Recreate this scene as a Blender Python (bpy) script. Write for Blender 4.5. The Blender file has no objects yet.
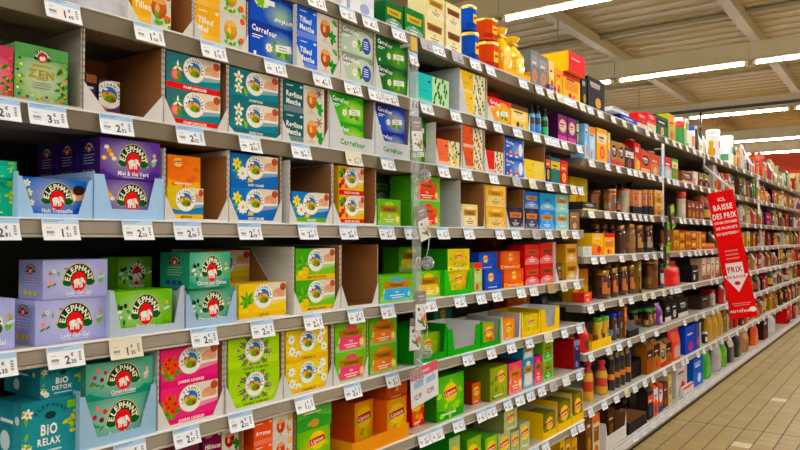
import bpy, math, random
import numpy as np
from mathutils import Vector, Matrix

# ------------------------------------------------------------------ camera, world, exposure
SC = bpy.context.scene
COL = SC.collection
EYE = 1.114
YAW = math.radians(36.2)
PITCH = math.radians(1.06)
FPX = 700.0
cam = bpy.data.cameras.new('camera')
cam.sensor_width = 36.0
cam.lens = 36.0 * FPX / 800.0
cam.clip_start, cam.clip_end = 0.05, 200
cam_ob = bpy.data.objects.new('camera', cam)
cam_ob.location = (0, 0, EYE)
cam_ob.rotation_euler = (math.pi / 2 + PITCH, 0, YAW)
COL.objects.link(cam_ob)
SC.camera = cam_ob
SC.view_settings.view_transform = 'Standard'
SC.view_settings.look = 'None'
SC.view_settings.gamma = 1.0
SC.view_settings.use_curve_mapping = False
SC.view_settings.exposure = 0.1
TUBE_POWER = 112.0
wd = bpy.data.worlds.new('store_air')
SC.world = wd
wd.use_nodes = True
wd.node_tree.nodes['Background'].inputs[0].default_value = (1.0, 0.98, 0.95, 1)
wd.node_tree.nodes['Background'].inputs[1].default_value = 0.2

D0 = 1.2                      # distance from the eye line to the shelf edges
RND = random.Random(7)

def ray(px, py):
    a, b = (px - 400) / FPX, -(py - 225) / FPX
    f = Vector((-math.sin(YAW) * math.cos(PITCH), math.cos(YAW) * math.cos(PITCH), math.sin(PITCH)))
    r = Vector((math.cos(YAW), math.sin(YAW), 0))
    u = r.cross(f)
    return f + r * a + u * b

def hit(px, py, sb=0.0):
    """where the sight line meets the upright plane sb behind the shelf edges: (run along the aisle, height)"""
    d = ray(px, py)
    t = -(D0 + sb) / d.x
    return d.y * t, EYE + d.z * t

ZS = dict(A=1.724, B=1.531, C=1.344, D=1.149, E=.928, F=.732, G=.528, H=.298, I=.084,
          fB=1.481, fC=1.245, fD=1.031, fE=.808, fF=.589, fG=.338, fH=.084)
WORD = dict(A='top', B='second', C='third', D='fourth', E='fifth', F='sixth', G='seventh', H='eighth', I='bottom',
            fB='second', fC='third', fD='fourth', fE='fifth', fF='sixth', fG='seventh', fH='bottom')
RUN_SPLIT = 3.05              # near bays end here, the lower coffee shelves begin
BAY = 1.332

# ------------------------------------------------------------------ materials
def lin(c):
    if isinstance(c, tuple):
        return c
    c = c.lstrip('#')
    out = []
    for i in (0, 2, 4):
        v = int(c[i:i + 2], 16) / 255
        out.append(v / 12.92 if v <= 0.04045 else ((v + 0.055) / 1.055) ** 2.4)
    return tuple(out)

def mat(name, rough=.45, metal=0.0, noise=.06, scale=60.0, coat=0.0, bump=0.0, alpha=1.0, trans=0.0, spec=.5, stretch=None):
    m = bpy.data.materials.new(name)
    m.use_nodes = True
    nt = m.node_tree
    b = nt.nodes['Principled BSDF']
    at = nt.nodes.new('ShaderNodeAttribute'); at.attribute_name = 'Col'
    tc = nt.nodes.new('ShaderNodeTexCoord')
    nz = nt.nodes.new('ShaderNodeTexNoise'); nz.inputs['Scale'].default_value = scale; nz.inputs['Detail'].default_value = 3
    src = tc.outputs['Object']
    if stretch:
        mp = nt.nodes.new('ShaderNodeMapping'); mp.inputs['Scale'].default_value = stretch
        nt.links.new(src, mp.inputs['Vector']); src = mp.outputs['Vector']
    nt.links.new(src, nz.inputs['Vector'])
    rm = nt.nodes.new('ShaderNodeMapRange')
    rm.inputs['To Min'].default_value = 1 - noise; rm.inputs['To Max'].default_value = 1 + noise
    nt.links.new(nz.outputs['Fac'], rm.inputs['Value'])
    mx = nt.nodes.new('ShaderNodeVectorMath'); mx.operation = 'SCALE'
    nt.links.new(at.outputs['Color'], mx.inputs[0]); nt.links.new(rm.outputs['Result'], mx.inputs['Scale'])
    nt.links.new(mx.outputs['Vector'], b.inputs['Base Color'])
    b.inputs['Roughness'].default_value = rough
    b.inputs['Metallic'].default_value = metal
    b.inputs['Coat Weight'].default_value = coat
    b.inputs['Coat Roughness'].default_value = .12
    b.inputs['Specular IOR Level'].default_value = spec
    b.inputs['Alpha'].default_value = alpha
    b.inputs['Transmission Weight'].default_value = trans
    if bump:
        bp = nt.nodes.new('ShaderNodeBump'); bp.inputs['Strength'].default_value = bump; bp.inputs['Distance'].default_value = .004
        nt.links.new(nz.outputs['Fac'], bp.inputs['Height']); nt.links.new(bp.outputs['Normal'], b.inputs['Normal'])
    return m

M = dict(
    card=mat('printed_card', .6, spec=.04),
    gloss=mat('glossy_film', .28, coat=.15, spec=.35, bump=.25, scale=25),
    kraft=mat('corrugated_card', .85, noise=.14, scale=30, stretch=(1, 1, 9), spec=.2),
    paint=mat('painted_steel', .38, noise=.08, scale=12),
    metal=mat('tin_metal', .28, metal=.85, noise=.05),
    chrome=mat('chrome_wire', .35, metal=.6, noise=.03),
    plastic=mat('moulded_plastic', .3, noise=.03),
    clear=mat('clear_plastic', .15, alpha=.3, noise=.03),
    glass=mat('dark_glass', .08, coat=.6, noise=.04),
    paper=mat('label_paper', .6, noise=.02, spec=.3),
    tile=mat('ceramic_tile', .5, spec=.3, noise=.13, scale=18),
    wall=mat('painted_wall', .7, noise=.06, scale=1.5, spec=.3),
    deck=mat('ceiling_sheet', .6, noise=.08, scale=2.0, spec=.3),
)
em = bpy.data.materials.new('fluorescent_light'); em.use_nodes = True
_n = em.node_tree.nodes; _n.remove(_n['Principled BSDF'])
_e = _n.new('ShaderNodeEmission'); _e.inputs['Color'].default_value = (1.0, 0.985, 0.96, 1); _e.inputs['Strength'].default_value = TUBE_POWER
em.node_tree.links.new(_e.outputs[0], _n['Material Output'].inputs[0])
M['emit'] = em
MK = list(M)

# ------------------------------------------------------------------ mesh building
class MB:
    def __init__(s):
        s.v, s.f, s.c, s.m, s.s = [], [], [], [], []
    def add(s, verts, faces, col, m='card', smooth=False):
        o = len(s.v)
        s.v += [tuple(p) for p in verts]
        many = isinstance(col, list)
        for i, f in enumerate(faces):
            s.f.append(tuple(o + k for k in f)); s.c.append(lin(col[i] if many else col)); s.m.append(m); s.s.append(smooth)
        return s
    def build(s, name):
        me = bpy.data.meshes.new(name)
        me.from_pydata(s.v, [], s.f)
        used = [k for k in MK if k in set(s.m)]
        for k in used:
            me.materials.append(M[k])
        ix = {k: i for i, k in enumerate(used)}
        me.polygons.foreach_set('material_index', [ix[k] for k in s.m])
        me.polygons.foreach_set('use_smooth', s.s)
        ca = me.color_attributes.new('Col', 'FLOAT_COLOR', 'CORNER')
        n = np.array([len(f) for f in s.f])
        c = np.ones((len(s.f), 4), dtype=np.float32); c[:, :3] = s.c
        inky = np.array([k in ('card', 'gloss') for k in s.m])
        lum = c[:, :3] @ np.array([.3, .59, .11], dtype=np.float32)
        c[inky, :3] = np.clip(lum[inky, None] + (c[inky, :3] - lum[inky, None]) * 1.22, .004, .92)
        ca.data.foreach_set('color', np.repeat(c, n, axis=0).ravel())
        me.update()
        return me
    def box(s, x0, x1, y0, y1, z0, z1, col, ch=.0012, m='card', faces=None):
        """a box with chamfered edges; faces: colours for 'x-','x+','y-','y+','z-','z+' where they differ"""
        lo, hi = (x0, y0, z0), (x1, y1, z1)
        ch = min(ch, .3 * min(x1 - x0, y1 - y0, z1 - z0))
        key, vs = {}, []
        for sx in (0, 1):
            for sy in (0, 1):
                for sz in (0, 1):
                    sg = (sx, sy, sz)
                    for ax in range(3):
                        p = []
                        for k in range(3):
                            e = hi[k] if sg[k] else lo[k]
                            if k != ax: e += -ch if sg[k] else ch
                            p.append(e)
                        key[(sg, ax)] = len(vs); vs.append(p)
        fs, cs = [], []
        cen = Vector(((x0 + x1) / 2, (y0 + y1) / 2, (z0 + z1) / 2))
        def put(idx, c):
            P = [Vector(vs[i]) for i in idx]
            nn = (P[1] - P[0]).cross(P[2] - P[0])
            if nn.dot(sum(P, Vector()) / len(P) - cen) < 0: idx = idx[::-1]
            fs.append(tuple(idx)); cs.append(c)
        B = (0, 1)
        for ax in range(3):
            o = [k for k in range(3) if k != ax]
            for sd in B:
                q = []
                for a, b in ((0, 0), (1, 0), (1, 1), (0, 1)):
                    sg = [0, 0, 0]; sg[ax] = sd; sg[o[0]] = a; sg[o[1]] = b
                    q.append(key[(tuple(sg), ax)])
                nm = 'xyz'[ax] + '-+'[sd]
                put(q, (faces or {}).get(nm, col))
            for a in B:
                for b in B:
                    g0 = [0, 0, 0]; g0[o[0]] = a; g0[o[1]] = b; g1 = list(g0); g1[ax] = 1
                    g0, g1 = tuple(g0), tuple(g1)
                    put([key[(g0, o[0])], key[(g1, o[0])], key[(g1, o[1])], key[(g0, o[1])]], col)
        for sx in B:
            for sy in B:
                for sz in B:
                    put([key[((sx, sy, sz), k)] for k in range(3)], col)
        return s.add(vs, fs, cs, m)
    def lathe(s, prof, n=18, m='plastic', cx=0, cy=0, flat=False, sq=0.0):
        """prof: (radius, height, colour of the band above; may be a function of the angle, 0 = front)"""
        vs = []
        for r, z, _ in prof:
            for k in range(n):
                a = 2 * math.pi * (k + .5) / n
                q = r * (1 + sq * (1 / max(abs(math.cos(a)), abs(math.sin(a))) - 1)) if sq else r
                vs.append((cx + q * math.sin(a), cy - q * math.cos(a), z))
        fs, cs = [], []
        for i in range(len(prof) - 1):
            c = prof[i][2]
            for k in range(n):
                k2 = (k + 1) % n
                a = 2 * math.pi * (k + 1) / n
                a = a - 2 * math.pi if a > math.pi else a
                fs.append((i * n + k, i * n + k2, (i + 1) * n + k2, (i + 1) * n + k))
                cs.append(c(a) if callable(c) else c)
        g = lambda c: c(0) if callable(c) else c
        fs.append(tuple(range(n))[::-1]); cs.append(g(prof[0][2]))
        t = (len(prof) - 1) * n
        fs.append(tuple(t + k for k in range(n))); cs.append(g(prof[-1][2] or prof[-2][2]))
        s.add(vs, fs, cs, m, not flat)
        for q in (-1, -2): s.s[q] = False
        return s
    def tube(s, pts, r, col, m='chrome', n=6):
        P = [Vector(p) for p in pts]
        vs = []
        for i, p in enumerate(P):
            d = (P[min(i + 1, len(P) - 1)] - P[max(i - 1, 0)]).normalized()
            a = d.orthogonal().normalized(); b = d.cross(a)
            for k in range(n):
                t = 2 * math.pi * k / n
                vs.append(p + (a * math.cos(t) + b * math.sin(t)) * r)
        fs = [(i * n + k, i * n + (k + 1) % n, (i + 1) * n + (k + 1) % n, (i + 1) * n + k) for i in range(len(P) - 1) for k in range(n)]
        fs += [tuple(range(n))[::-1], tuple((len(P) - 1) * n + k for k in range(n))]
        return s.add(vs, fs, col, m, True)
    def slab(s, poly, axis, a0, a1, col, m='kraft', inner=None):
        """extrude an outline. axis 'y': outline in (x,z); 'x': outline in (y,z). inner: colour of the a1 side"""
        n = len(poly)
        P = (lambda p, q: (p[0], q, p[1])) if axis == 'y' else (lambda p, q: (q, p[0], p[1]))
        vs = [P(p, a0) for p in poly] + [P(p, a1) for p in poly]
        fs = [tuple(range(n)), tuple(range(2 * n - 1, n - 1, -1))] + [(i, i + n, (i + 1) % n + n, (i + 1) % n) for i in range(n)]
        cs = [col, inner or col] + [col] * n
        if axis == 'x': fs = [f[::-1] for f in fs]
        return s.add(vs, fs, cs, m)

USED = {}
def add_obj(name, me, parent=None, loc=None, rz=None):
    o = bpy.data.objects.new(name, me)
    COL.objects.link(o)
    if parent is not None: o.parent = parent
    if loc is not None: o.location = loc
    if rz is not None: o.rotation_euler = (0, 0, rz)
    return o

def tag(o, label, cat, group=None):
    k = label.lower()
    if k in USED:
        USED[k] += 1
        extra = [', second along', ', third along', ', fourth along', ', fifth along', ', sixth along', ', seventh along'][min(USED[k] - 2, 5)]
        label = label + extra
    else:
        USED[k] = 1
    o['label'] = label; o['category'] = cat
    if group: o['group'] = group
    return o

def structure(name, me, parent=None, loc=None):
    o = add_obj(name, me, parent, loc)
    if parent is None: o['kind'] = 'structure'
    return o

# ------------------------------------------------------------------ flat print (real printed shapes on the packs)
_gl = {}
def glyph(ch):
    if ch in _gl: return _gl[ch]
    cu = bpy.data.curves.new('t', 'FONT'); cu.body = ch; cu.resolution_u = 2; cu.offset = .032
    o = bpy.data.objects.new('t', cu); COL.objects.link(o)
    me = bpy.data.meshes.new_from_object(o.evaluated_get(bpy.context.evaluated_depsgraph_get()))
    me.calc_loop_triangles()
    v = [(p.co.x, p.co.y) for p in me.vertices]
    tr = [tuple(t.vertices) for t in me.loop_triangles]
    w = max([p[0] for p in v], default=.25) + .07
    bpy.data.objects.remove(o); bpy.data.curves.remove(cu); bpy.data.meshes.remove(me)
    _gl[ch] = (v, tr, w)
    return _gl[ch]

def clip(poly, W, H):
    for ax, lim, sg in ((0, 0, 1), (0, W, -1), (1, 0, 1), (1, H, -1)):
        out = []
        for i, p in enumerate(poly):
            q = poly[i - 1]
            dp, dq = sg * (p[ax] - lim), sg * (q[ax] - lim)
            if (dp >= 0) != (dq >= 0):
                t = dq / (dq - dp)
                out.append((q[0] + (p[0] - q[0]) * t, q[1] + (p[1] - q[1]) * t))
            if dp >= 0: out.append(p)
        poly = out
        if len(poly) < 3: return []
    return poly

class Art:
    """printed shapes on a face W wide (face height = 1)"""
    def __init__(s, W):
        s.W = W; s.p = []; s.L = 0
    def poly(s, pts, c):
        q = clip(list(pts), s.W, 1)
        s.L += 1
        if q: s.p.append((q, c, s.L))
        return s
    def rect(s, x, y, w, h, c): return s.poly([(x, y), (x + w, y), (x + w, y + h), (x, y + h)], c)
    def ell(s, cx, cy, rx, ry, c, n=18, a0=0, a1=360, rot=0):
        pts = []
        full = a1 - a0 >= 360
        R = math.radians(rot)
        for k in range(n if full else n + 1):
            a = math.radians(a0 + (a1 - a0) * k / n)
            x, y = rx * math.cos(a), ry * math.sin(a)
            pts.append((cx + x * math.cos(R) - y * math.sin(R), cy + x * math.sin(R) + y * math.cos(R)))
        return s.poly(pts, c)
    def leaf(s, x, y, l, w, ang, c):
        a = math.radians(ang); dx, dy = math.cos(a), math.sin(a)
        pts = []
        for t, k in ((0, 0), (.25, 1), (.6, .9), (1, 0), (.6, -.9), (.25, -1)):
            pts.append((x + dx * l * t - dy * w * .5 * k, y + dy * l * t + dx * w * .5 * k))
        return s.poly(pts, c)
    def flower(s, x, y, r, c, cc, n=6):
        for k in range(n):
            a = 2 * math.pi * k / n + .3
            s.ell(x + r * .6 * math.cos(a), y + r * .6 * math.sin(a), r * .48, r * .27, c, 8, rot=math.degrees(a))
        return s.ell(x, y, r * .3, r * .3, cc, 8)
    def text(s, t, x, y, h, c, ang=0, align='l', sx=1.0):
        tot = sum(glyph(ch)[2] if ch != ' ' else .3 for ch in t) * h * sx
        ox = {'l': 0, 'c': -tot / 2, 'r': -tot}[align]
        R = math.radians(ang); s.L += 1
        for ch in t:
            if ch == ' ':
                ox += .3 * h * sx; continue
            v, tr, w = glyph(ch)
            P = [(x + (ox + p[0] * h * sx) * math.cos(R) - p[1] * h * math.sin(R), y + (ox + p[0] * h * sx) * math.sin(R) + p[1] * h * math.cos(R)) for p in v]
            for a in tr:
                q = clip([P[i] for i in a], s.W, 1)
                if q: s.p.append((q, c, s.L))
            ox += w * h * sx
        return s
    def arc(s, t, cx, cy, rx, ry, a0, a1, h, c):
        n = len(t); s.L += 1
        for k, ch in enumerate(t):
            if ch == ' ': continue
            a = math.radians(a0 + (a1 - a0) * (k + .5) / n)
            px, py = cx + rx * math.cos(a), cy + ry * math.sin(a)
            R = a - math.pi / 2
            v, tr, w = glyph(ch)
            P = [(px + (p[0] - w / 2) * h * math.cos(R) - p[1] * h * math.sin(R), py + (p[0] - w / 2) * h * math.sin(R) + p[1] * h * math.cos(R)) for p in v]
            for q in tr:
                r = clip([P[i] for i in q], s.W, 1)
                if r: s.p.append((r, c, s.L))
        return s
    def put(s, mb, w, h, m='card', x0=None, y=0.0, base=0.0, face='y-'):
        """lay the shapes on the front (or the near end 'x-') of a pack w wide, h tall"""
        k = h
        for pts, c, L in s.p:
            o = .0002 + .000014 * L
            if face == 'y-':
                vs = [((-w / 2 if x0 is None else x0) + p[0] * k, y - o, base + p[1] * k) for p in pts]
            else:
                vs = [((-w / 2 if x0 is None else x0) - o, y + (s.W - p[0]) * k, base + p[1] * k) for p in pts]
            mb.add(vs, [tuple(range(len(vs)))], c, m)
        return mb

G1, G2, G3 = '#3f8f2c', '#2f6f24', '#7cb83a'
def glow(A, cx, cy, rx, ry, a, b, t=.5, n=16):
    for k in range(n): A.ell(cx, cy, rx * (1 - k / n), ry * (1 - k / n), mixc(a, b, t * (k + 1) / n), 16)

def bars(A, x, y, w, n, c, h=.022, gap=.05, r=None):
    r = r or RND
    for i in range(n): A.rect(x + w * .08 * r.random(), y - i * gap, w * (.75 + .25 * r.random()), h, c)

def elephant_head(A, cx, cy, R):
    wc = '#f4f1ea'
    A.ell(cx - .12 * R, cy - .02 * R, .5 * R, .36 * R, wc, 12)
    A.ell(cx + .36 * R, cy + .16 * R, .28 * R, .29 * R, wc, 10)
    A.leaf(cx + .5 * R, cy + .2 * R, .62 * R, .24 * R, -58, wc)
    for dx in (-.5, -.26, .08, .3): A.rect(cx + dx * R, cy - .68 * R, .17 * R, .5 * R, wc)
    A.ell(cx + .2 * R, cy + .14 * R, .16 * R, .24 * R, '#d8c9bd', 8)

def dome(A, cx, cy, rx, ry):
    """dark green dome with arched lettering round a red disc and a white elephant"""
    A.ell(cx, cy - .02, rx * 1.06, ry * 1.07, '#e6d38a', 22, -10, 190)
    A.ell(cx, cy, rx, ry, '#0f3a20', 22, -8, 188)
    for sg in (-1, 1):
        A.ell(cx + sg * rx * .72, cy - .02, rx * .36, ry * .22, '#1c5a2b', 10)
    A.ell(cx, cy - ry * .02, rx * .5, ry * .56, '#e0231b', 18)
    elephant_head(A, cx - rx * .02, cy - ry * .02, ry * .5)
    A.arc('ELEPHANT', cx, cy - ry * .02, rx * .6, ry * .63, 178, 2, ry * .44, '#f6f0dc')

def art_elephant(W, bg, txt, kind='herb', lo=None, tcol='#f2f0ff'):
    A = Art(W)
    A.rect(0, 0, W, 1, bg)
    if lo: A.poly([(0, 0), (W, 0), (W, .22), (W * .5, .3), (0, .2)], lo)
    glow(A, W * .45, .55, W * .5, .55, bg, '#ffffff', .32)
    if kind == 'herb':
        for k in range(9):
            A.leaf(W * (.06 + .035 * k), .3 + .06 * ((k * 5) % 9), .16, .05, 30 + 47 * k, ['#5b7a5a', '#7d9a74', '#c9b64c', '#a77a8a'][k % 4])
        A.flower(W * .1, .45, .08, '#e8a7b4', '#caa53a'); A.flower(W * .16, .72, .06, '#f0e9dc', '#c7a23a')
    elif kind == 'berry':
        for k, c in enumerate(['#d13a3a', '#b62b45', '#e07a7a', '#7a2438', '#cf4a3c']): A.ell(W * (.07 + .05 * k), .45 + .09 * ((k * 2) % 5), .06, .06, c, 10)
        for k in range(5): A.leaf(W * (.05 + .05 * k), .4, .16, .06, 60 + 40 * k, '#4b8a4d')
    elif kind == 'night':
        for k in range(3): A.flower(W * (.07 + .03 * k), .85 - .25 * k, .1, '#f3efe0', '#e3b93c')
        for k in range(4): A.leaf(W * .1, .4 + .1 * k, .15, .05, 40 + 60 * k, '#87a865')
        A.ell(W * .86, .6, W * .16, .17, '#d79b77', 12); A.ell(W * .88, .72, W * .1, .14, '#2d1d18', 12); A.ell(W * .76, .5, W * .08, .12, '#f4ece4', 10)
    elif kind == 'mint':
        for k in range(7): A.leaf(W * .06 + W * .03 * k, .35 + .07 * ((k * 3) % 6), .18, .08, 25 + 61 * k, ['#e9efe2', '#2c6a4a', '#4a9a5c'][k % 3])
        A.ell(W * .13, .62, .05, .06, '#1d2c24', 8); A.ell(W * .2, .66, .05, .06, '#1d2c24', 8)
    elif kind == 'gold':
        for k in range(5): A.ell(W * (.06 + .04 * k), .5 + .09 * ((k * 3) % 4), .07, .055, ['#f0c04b', '#f3e7cf', '#e7973a'][k % 3], 10)
    if kind != 'night':
        A.ell(W * .9, .66, .05, .06, '#e6a982', 8); A.leaf(W * .87, .36, .3, .13, 75, {'gold': '#8fc13a', 'berry': '#e9b49a'}.get(kind, '#7fb63f')); A.leaf(W * .84, .5, .22, .07, 20, '#cfd7ee')
    dome(A, W * .54, .44, W * .235, .46)
    A.text(txt, W * .54, .1, .15, tcol, 0, 'c', .8)
    A.rect(W * .36, .05, W * .36, .022, mixc(tcol, bg, .4))
    return A

def mixc(a, b, t):
    a, b = lin(a), lin(b)
    return tuple(x + (y - x) * t for x, y in zip(a, b))

def cottage(A, cx, cy, r):
    """white oval badge with ring lettering and a little landscape"""
    A.ell(cx, cy, r * 1.12, r * 1.08, '#c9bfa6', 20)
    A.ell(cx, cy, r * 1.08, r * 1.04, '#f6f3ea', 20)
    A.ell(cx, cy + r * .02, r * .66, r * .62, '#3a72b8', 16)
    A.ell(cx - r * .05, cy - r * .12, r * .6, r * .36, '#e3b23a', 12)
    A.ell(cx + r * .1, cy - r * .32, r * .5, r * .3, '#6d9c3a', 12)
    A.ell(cx + r * .3, cy - r * .36, r * .2, r * .18, '#9a4a22', 8)
    A.rect(cx - r * .32, cy - r * .02, r * .26, r * .26, '#d9762b')
    A.ell(cx - r * .32, cy + r * .4, r * .2, r * .1, '#f4f6fa', 8)
    A.arc('LA TISANIERE', cx, cy, r * .72, r * .7, 205, -25, r * .3, '#2c4a2a')

def art_tis(W, top, low, band, txt, flo, handed=True):
    A = Art(W)
    A.rect(0, 0, W, 1, top)
    A.poly([(0, .0), (W, 0), (W, .42), (W * .6, .34), (W * .3, .3), (0, .36)], low)
    if handed:
        A.rect(W * .55, .5, W * .45, .5, '#e6dccb')
        A.ell(W * .84, .66, W * .14, .17, '#dba586', 14); A.ell(W * .74, .6, W * .1, .08, '#e0b194', 10)
        A.ell(W * .93, .86, W * .07, .12, '#b3563a', 10); A.rect(W * .66, .44, W * .34, .12, '#f3efe6')
        A.poly([(W * .5, .3), (W, .42), (W, .5), (W * .55, .46)], mixc(low, '#ffffff', .25))
    r = RND
    if flo == 'grapefruit':
        A.ell(W * .17, .4, .17, .17, '#e8552f', 14); A.ell(W * .17, .4, .13, .13, '#f2907a', 12)
        for k in range(6): A.leaf(W * .2, .62, .2, .07, 30 + 60 * k, '#f3f1e8' if k % 2 else '#4c8c3c')
        for k in range(4): A.leaf(W * .2, .3, .2, .09, -60 + 45 * k, '#4d9440')
    elif flo == 'white':
        for k in range(6): A.leaf(W * .18, .42, .26, .08, 15 + 60 * k, '#5f9a4a')
        A.flower(W * .17, .74, .19, '#f5f3e6', '#d9a93c', 5); A.flower(W * .17, .4, .17, '#f2f0e2', '#d9a93c', 5)
        for k in range(4): A.leaf(W * .28, .3, .18, .07, -40 + 40 * k, '#86b24a')
    elif flo == 'daisy':
        for k in range(6): A.leaf(W * .18, .5, .3, .1, 20 + 55 * k, '#6fa53c')
        A.flower(W * .24, .42, .2, '#fbfaf4', '#f0b41f', 10); A.flower(W * .12, .7, .17, '#f3e06a', '#e8a51f', 6); A.flower(W * .4, .2, .12, '#f3d64a', '#e8a51f', 6)
    elif flo == 'herb':
        for k in range(8): A.leaf(W * .17, .5, .34, .12, 10 + 45 * k, '#4f9a35' if k % 2 else '#78b83e')
        A.ell(W * .24, .3, .15, .13, '#f2c22a', 12); A.ell(W * .12, .22, .12, .1, '#f6d95c', 10)
    elif flo == 'hibiscus':
        for k in range(6): A.leaf(W * .2, .3, .3, .12, 20 + 50 * k, '#5b9a3a')
        [A.leaf(W * .14, .5, .36, .13, 15 + 45 * k, '#4f8f34' if k % 2 else '#7fae44') for k in range(8)]
        for x, y, q in ((.14, .72, .15), (.24, .56, .14), (.12, .5, .13), (.19, .38, .11), (.08, .62, .1)): A.flower(W * x, y, q, '#f0552a', '#b5281a', 6)
    elif flo == 'fruit':
        for k, c in enumerate(['#b81d2a', '#2a2238', '#d8352e', '#5b2233', '#c42b2b', '#e46a3a']): A.ell(W * (.05 + .05 * k), .3 + .13 * ((k * 3) % 5), .1, .1, c, 10)
        for k in range(4): A.leaf(W * .1, .75, .2, .09, 30 + 70 * k, '#5a9a3b')
    elif flo == 'purple':
        for k in range(22): A.leaf(W * (.5 + .16 * math.cos(k * 1.7)), .55 + .3 * math.sin(k * 1.7), .36, .075, math.degrees(k * 1.7), '#4f7a2a' if k % 3 else '#7a9a3c')
        for k in range(18): A.ell(W * (.5 + (.25 + .04 * (k % 3)) * math.cos(k * 1.1)), .55 + (.36 + .04 * (k % 2)) * math.sin(k * 1.1), .045, .045, '#b878a8' if k % 2 else '#8d5c92', 8)
    elif flo == 'chamomile':
        for x, y in ((.14, .35), (.28, .2), (.8, .62), (.9, .35), (.12, .72), (.86, .85)):
            for k in range(3): A.leaf(W * x, y, .22, .07, 60 + 100 * k, '#7d9c33')
            A.flower(W * x, y, .15, '#fbf8ee', '#eaaa1c', 9)
    cottage(A, W * .5, .62, .34)
    A.rect(0, 0, W, .17, band)
    A.text(txt, W * .52, .05, .1, '#f7f4ea' if lin(band)[1] < .45 else '#5a4a1a', 0, 'c')
    return A

def art_cup(W, col, lines, cup='#c46a22', veg='leaf', mark=True):
    A = Art(W)
    A.rect(0, 0, W, 1, '#d9d6cb')
    A.rect(0, 0, W * .47, 1, col)
    A.rect(0, 0, W * .47, .2, mixc(col, '#ffffff', .14))
    for i, t in enumerate(lines): A.text(t, W * .05, .52 - .25 * i + (.0 if len(lines) > 1 else -.1), .25, '#f6f4ea', -3, 'l', .8)
    A.rect(W * .06, .86, W * .16, .03, '#e8e4d8')
    if mark: A.poly([(W * .37, .88), (W * .41, .93), (W * .41, .83)], '#eef0f6'); A.poly([(W * .45, .88), (W * .415, .93), (W * .415, .83)], '#eef0f6')
    cx, cy = W * .68, .64
    A.ell(cx, cy - .1, .25, .3, mixc(cup, '#401505', .25), 18); A.ell(cx, cy - .02, .23, .22, cup, 18)
    A.ell(cx, cy + .1, .22, .09, mixc(cup, '#ffd9a0', .45), 16); A.ell(cx - .05, cy - .12, .07, .12, mixc(cup, '#ffe0a8', .55), 10)
    A.rect(cx - .05, .12, .1, .12, mixc(cup, '#e9e0cc', .5)); A.ell(cx, .1, .2, .05, '#cfc6b2', 12)
    if veg == 'leaf':
        for k in range(5): A.leaf(W * .84, .3, .28, .16, -80 + 55 * k, '#3d9a3a' if k % 2 else '#2f7f33')
        for k in range(4): A.leaf(W * .9, .78, .2, .1, 40 * k, '#5aa83f')
    elif veg == 'fruit':
        A.ell(W * .92, .82, .13, .13, '#ef8a22', 12); A.ell(W * .92, .82, .09, .09, '#f7c15a', 10)
        for k in range(4): A.leaf(W * .86, .3, .26, .12, -60 + 50 * k, '#ef7c2a' if k % 2 else '#f0b33a')
    elif veg == 'mixed':
        A.ell(W * .92, .9, .1, .1, '#e45a22', 12); A.ell(W * .9, .28, .11, .11, '#e8632a', 12)
        for k in range(7): A.leaf(W * (.55 + .06 * k), .12 + .1 * (k % 3), .2, .11, 30 + 50 * k, '#4fa03a' if k % 2 else '#6ab34a')
    elif veg == 'anise':
        for k in range(6): A.leaf(W * .86, .8, .22, .05, 60 * k, '#8c4f22')
        for k in range(4): A.leaf(W * .84, .25, .3, .18, -50 + 50 * k, '#3f9a3c')
    return A

def art_shop(W, bg, dark, flo='#cfe39a', txt='Carrefour', cups=False, roundel=None, tc='#f4f6fb', flip=False):
    A = Art(W)
    A.rect(0, 0, W, 1, bg)
    A.poly([(0, 1), (0, .6), (W, .78), (W, 1)], dark)
    glow(A, W * .66, .4, W * .4, .5, bg, flo, .65)
    if flip:
        A.ell(W * .25, .75, W * .17, .25, '#dfe9c0', 14)
        for k in range(6): A.leaf(W * .22, .72, .3, .14, 60 * k, '#7fb43c')
        A.rect(W * .3, .66, W * .22, .18, '#f3f4ec')
        A.text(txt, W * .98, .3, .25, tc, 180, 'l', .85)
        return A
    A.text(txt, W * .04, .74, .22, tc, -4, 'l', .85)
    A.rect(W * .05, .6, W * .22, .03, tc); A.rect(W * .05, .54, W * .16, .025, tc)
    if cups:
        for x in (.3, .62):
            A.ell(W * x, .22, .15, .17, '#d4581c', 12); A.ell(W * x, .3, .13, .07, '#f0a254', 12); A.ell(W * x, .08, .2, .05, '#e4e6ee', 12)
        A.ell(W * .86, .48, W * .12, .36, '#e9eef7', 12)
    else:
        for k in range(7): A.leaf(W * (.5 + .04 * k), .3 + .04 * (k % 3), .26, .15, 20 + 51 * k, '#8fc040' if k % 2 else '#4c8c2c')
        A.flower(W * .4, .36, .13, '#f6f3e4', '#eeb526', 8)
        if roundel: A.ell(W * .78, .42, .26, .3, roundel, 16); bars(A, W * .68, .55, W * .2, 4, '#e8ecf8', .03, .08)
        else: A.poly([(W * .55, .3), (W * .9, .36), (W * .88, .56), (W * .53, .5)], '#f3f4ec'); bars(A, W * .6, .45, W * .22, 2, '#9aa58a', .03, .08)
    A.rect(W * .08, .08, W * .05, .1, '#ffffff')
    return A

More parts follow.
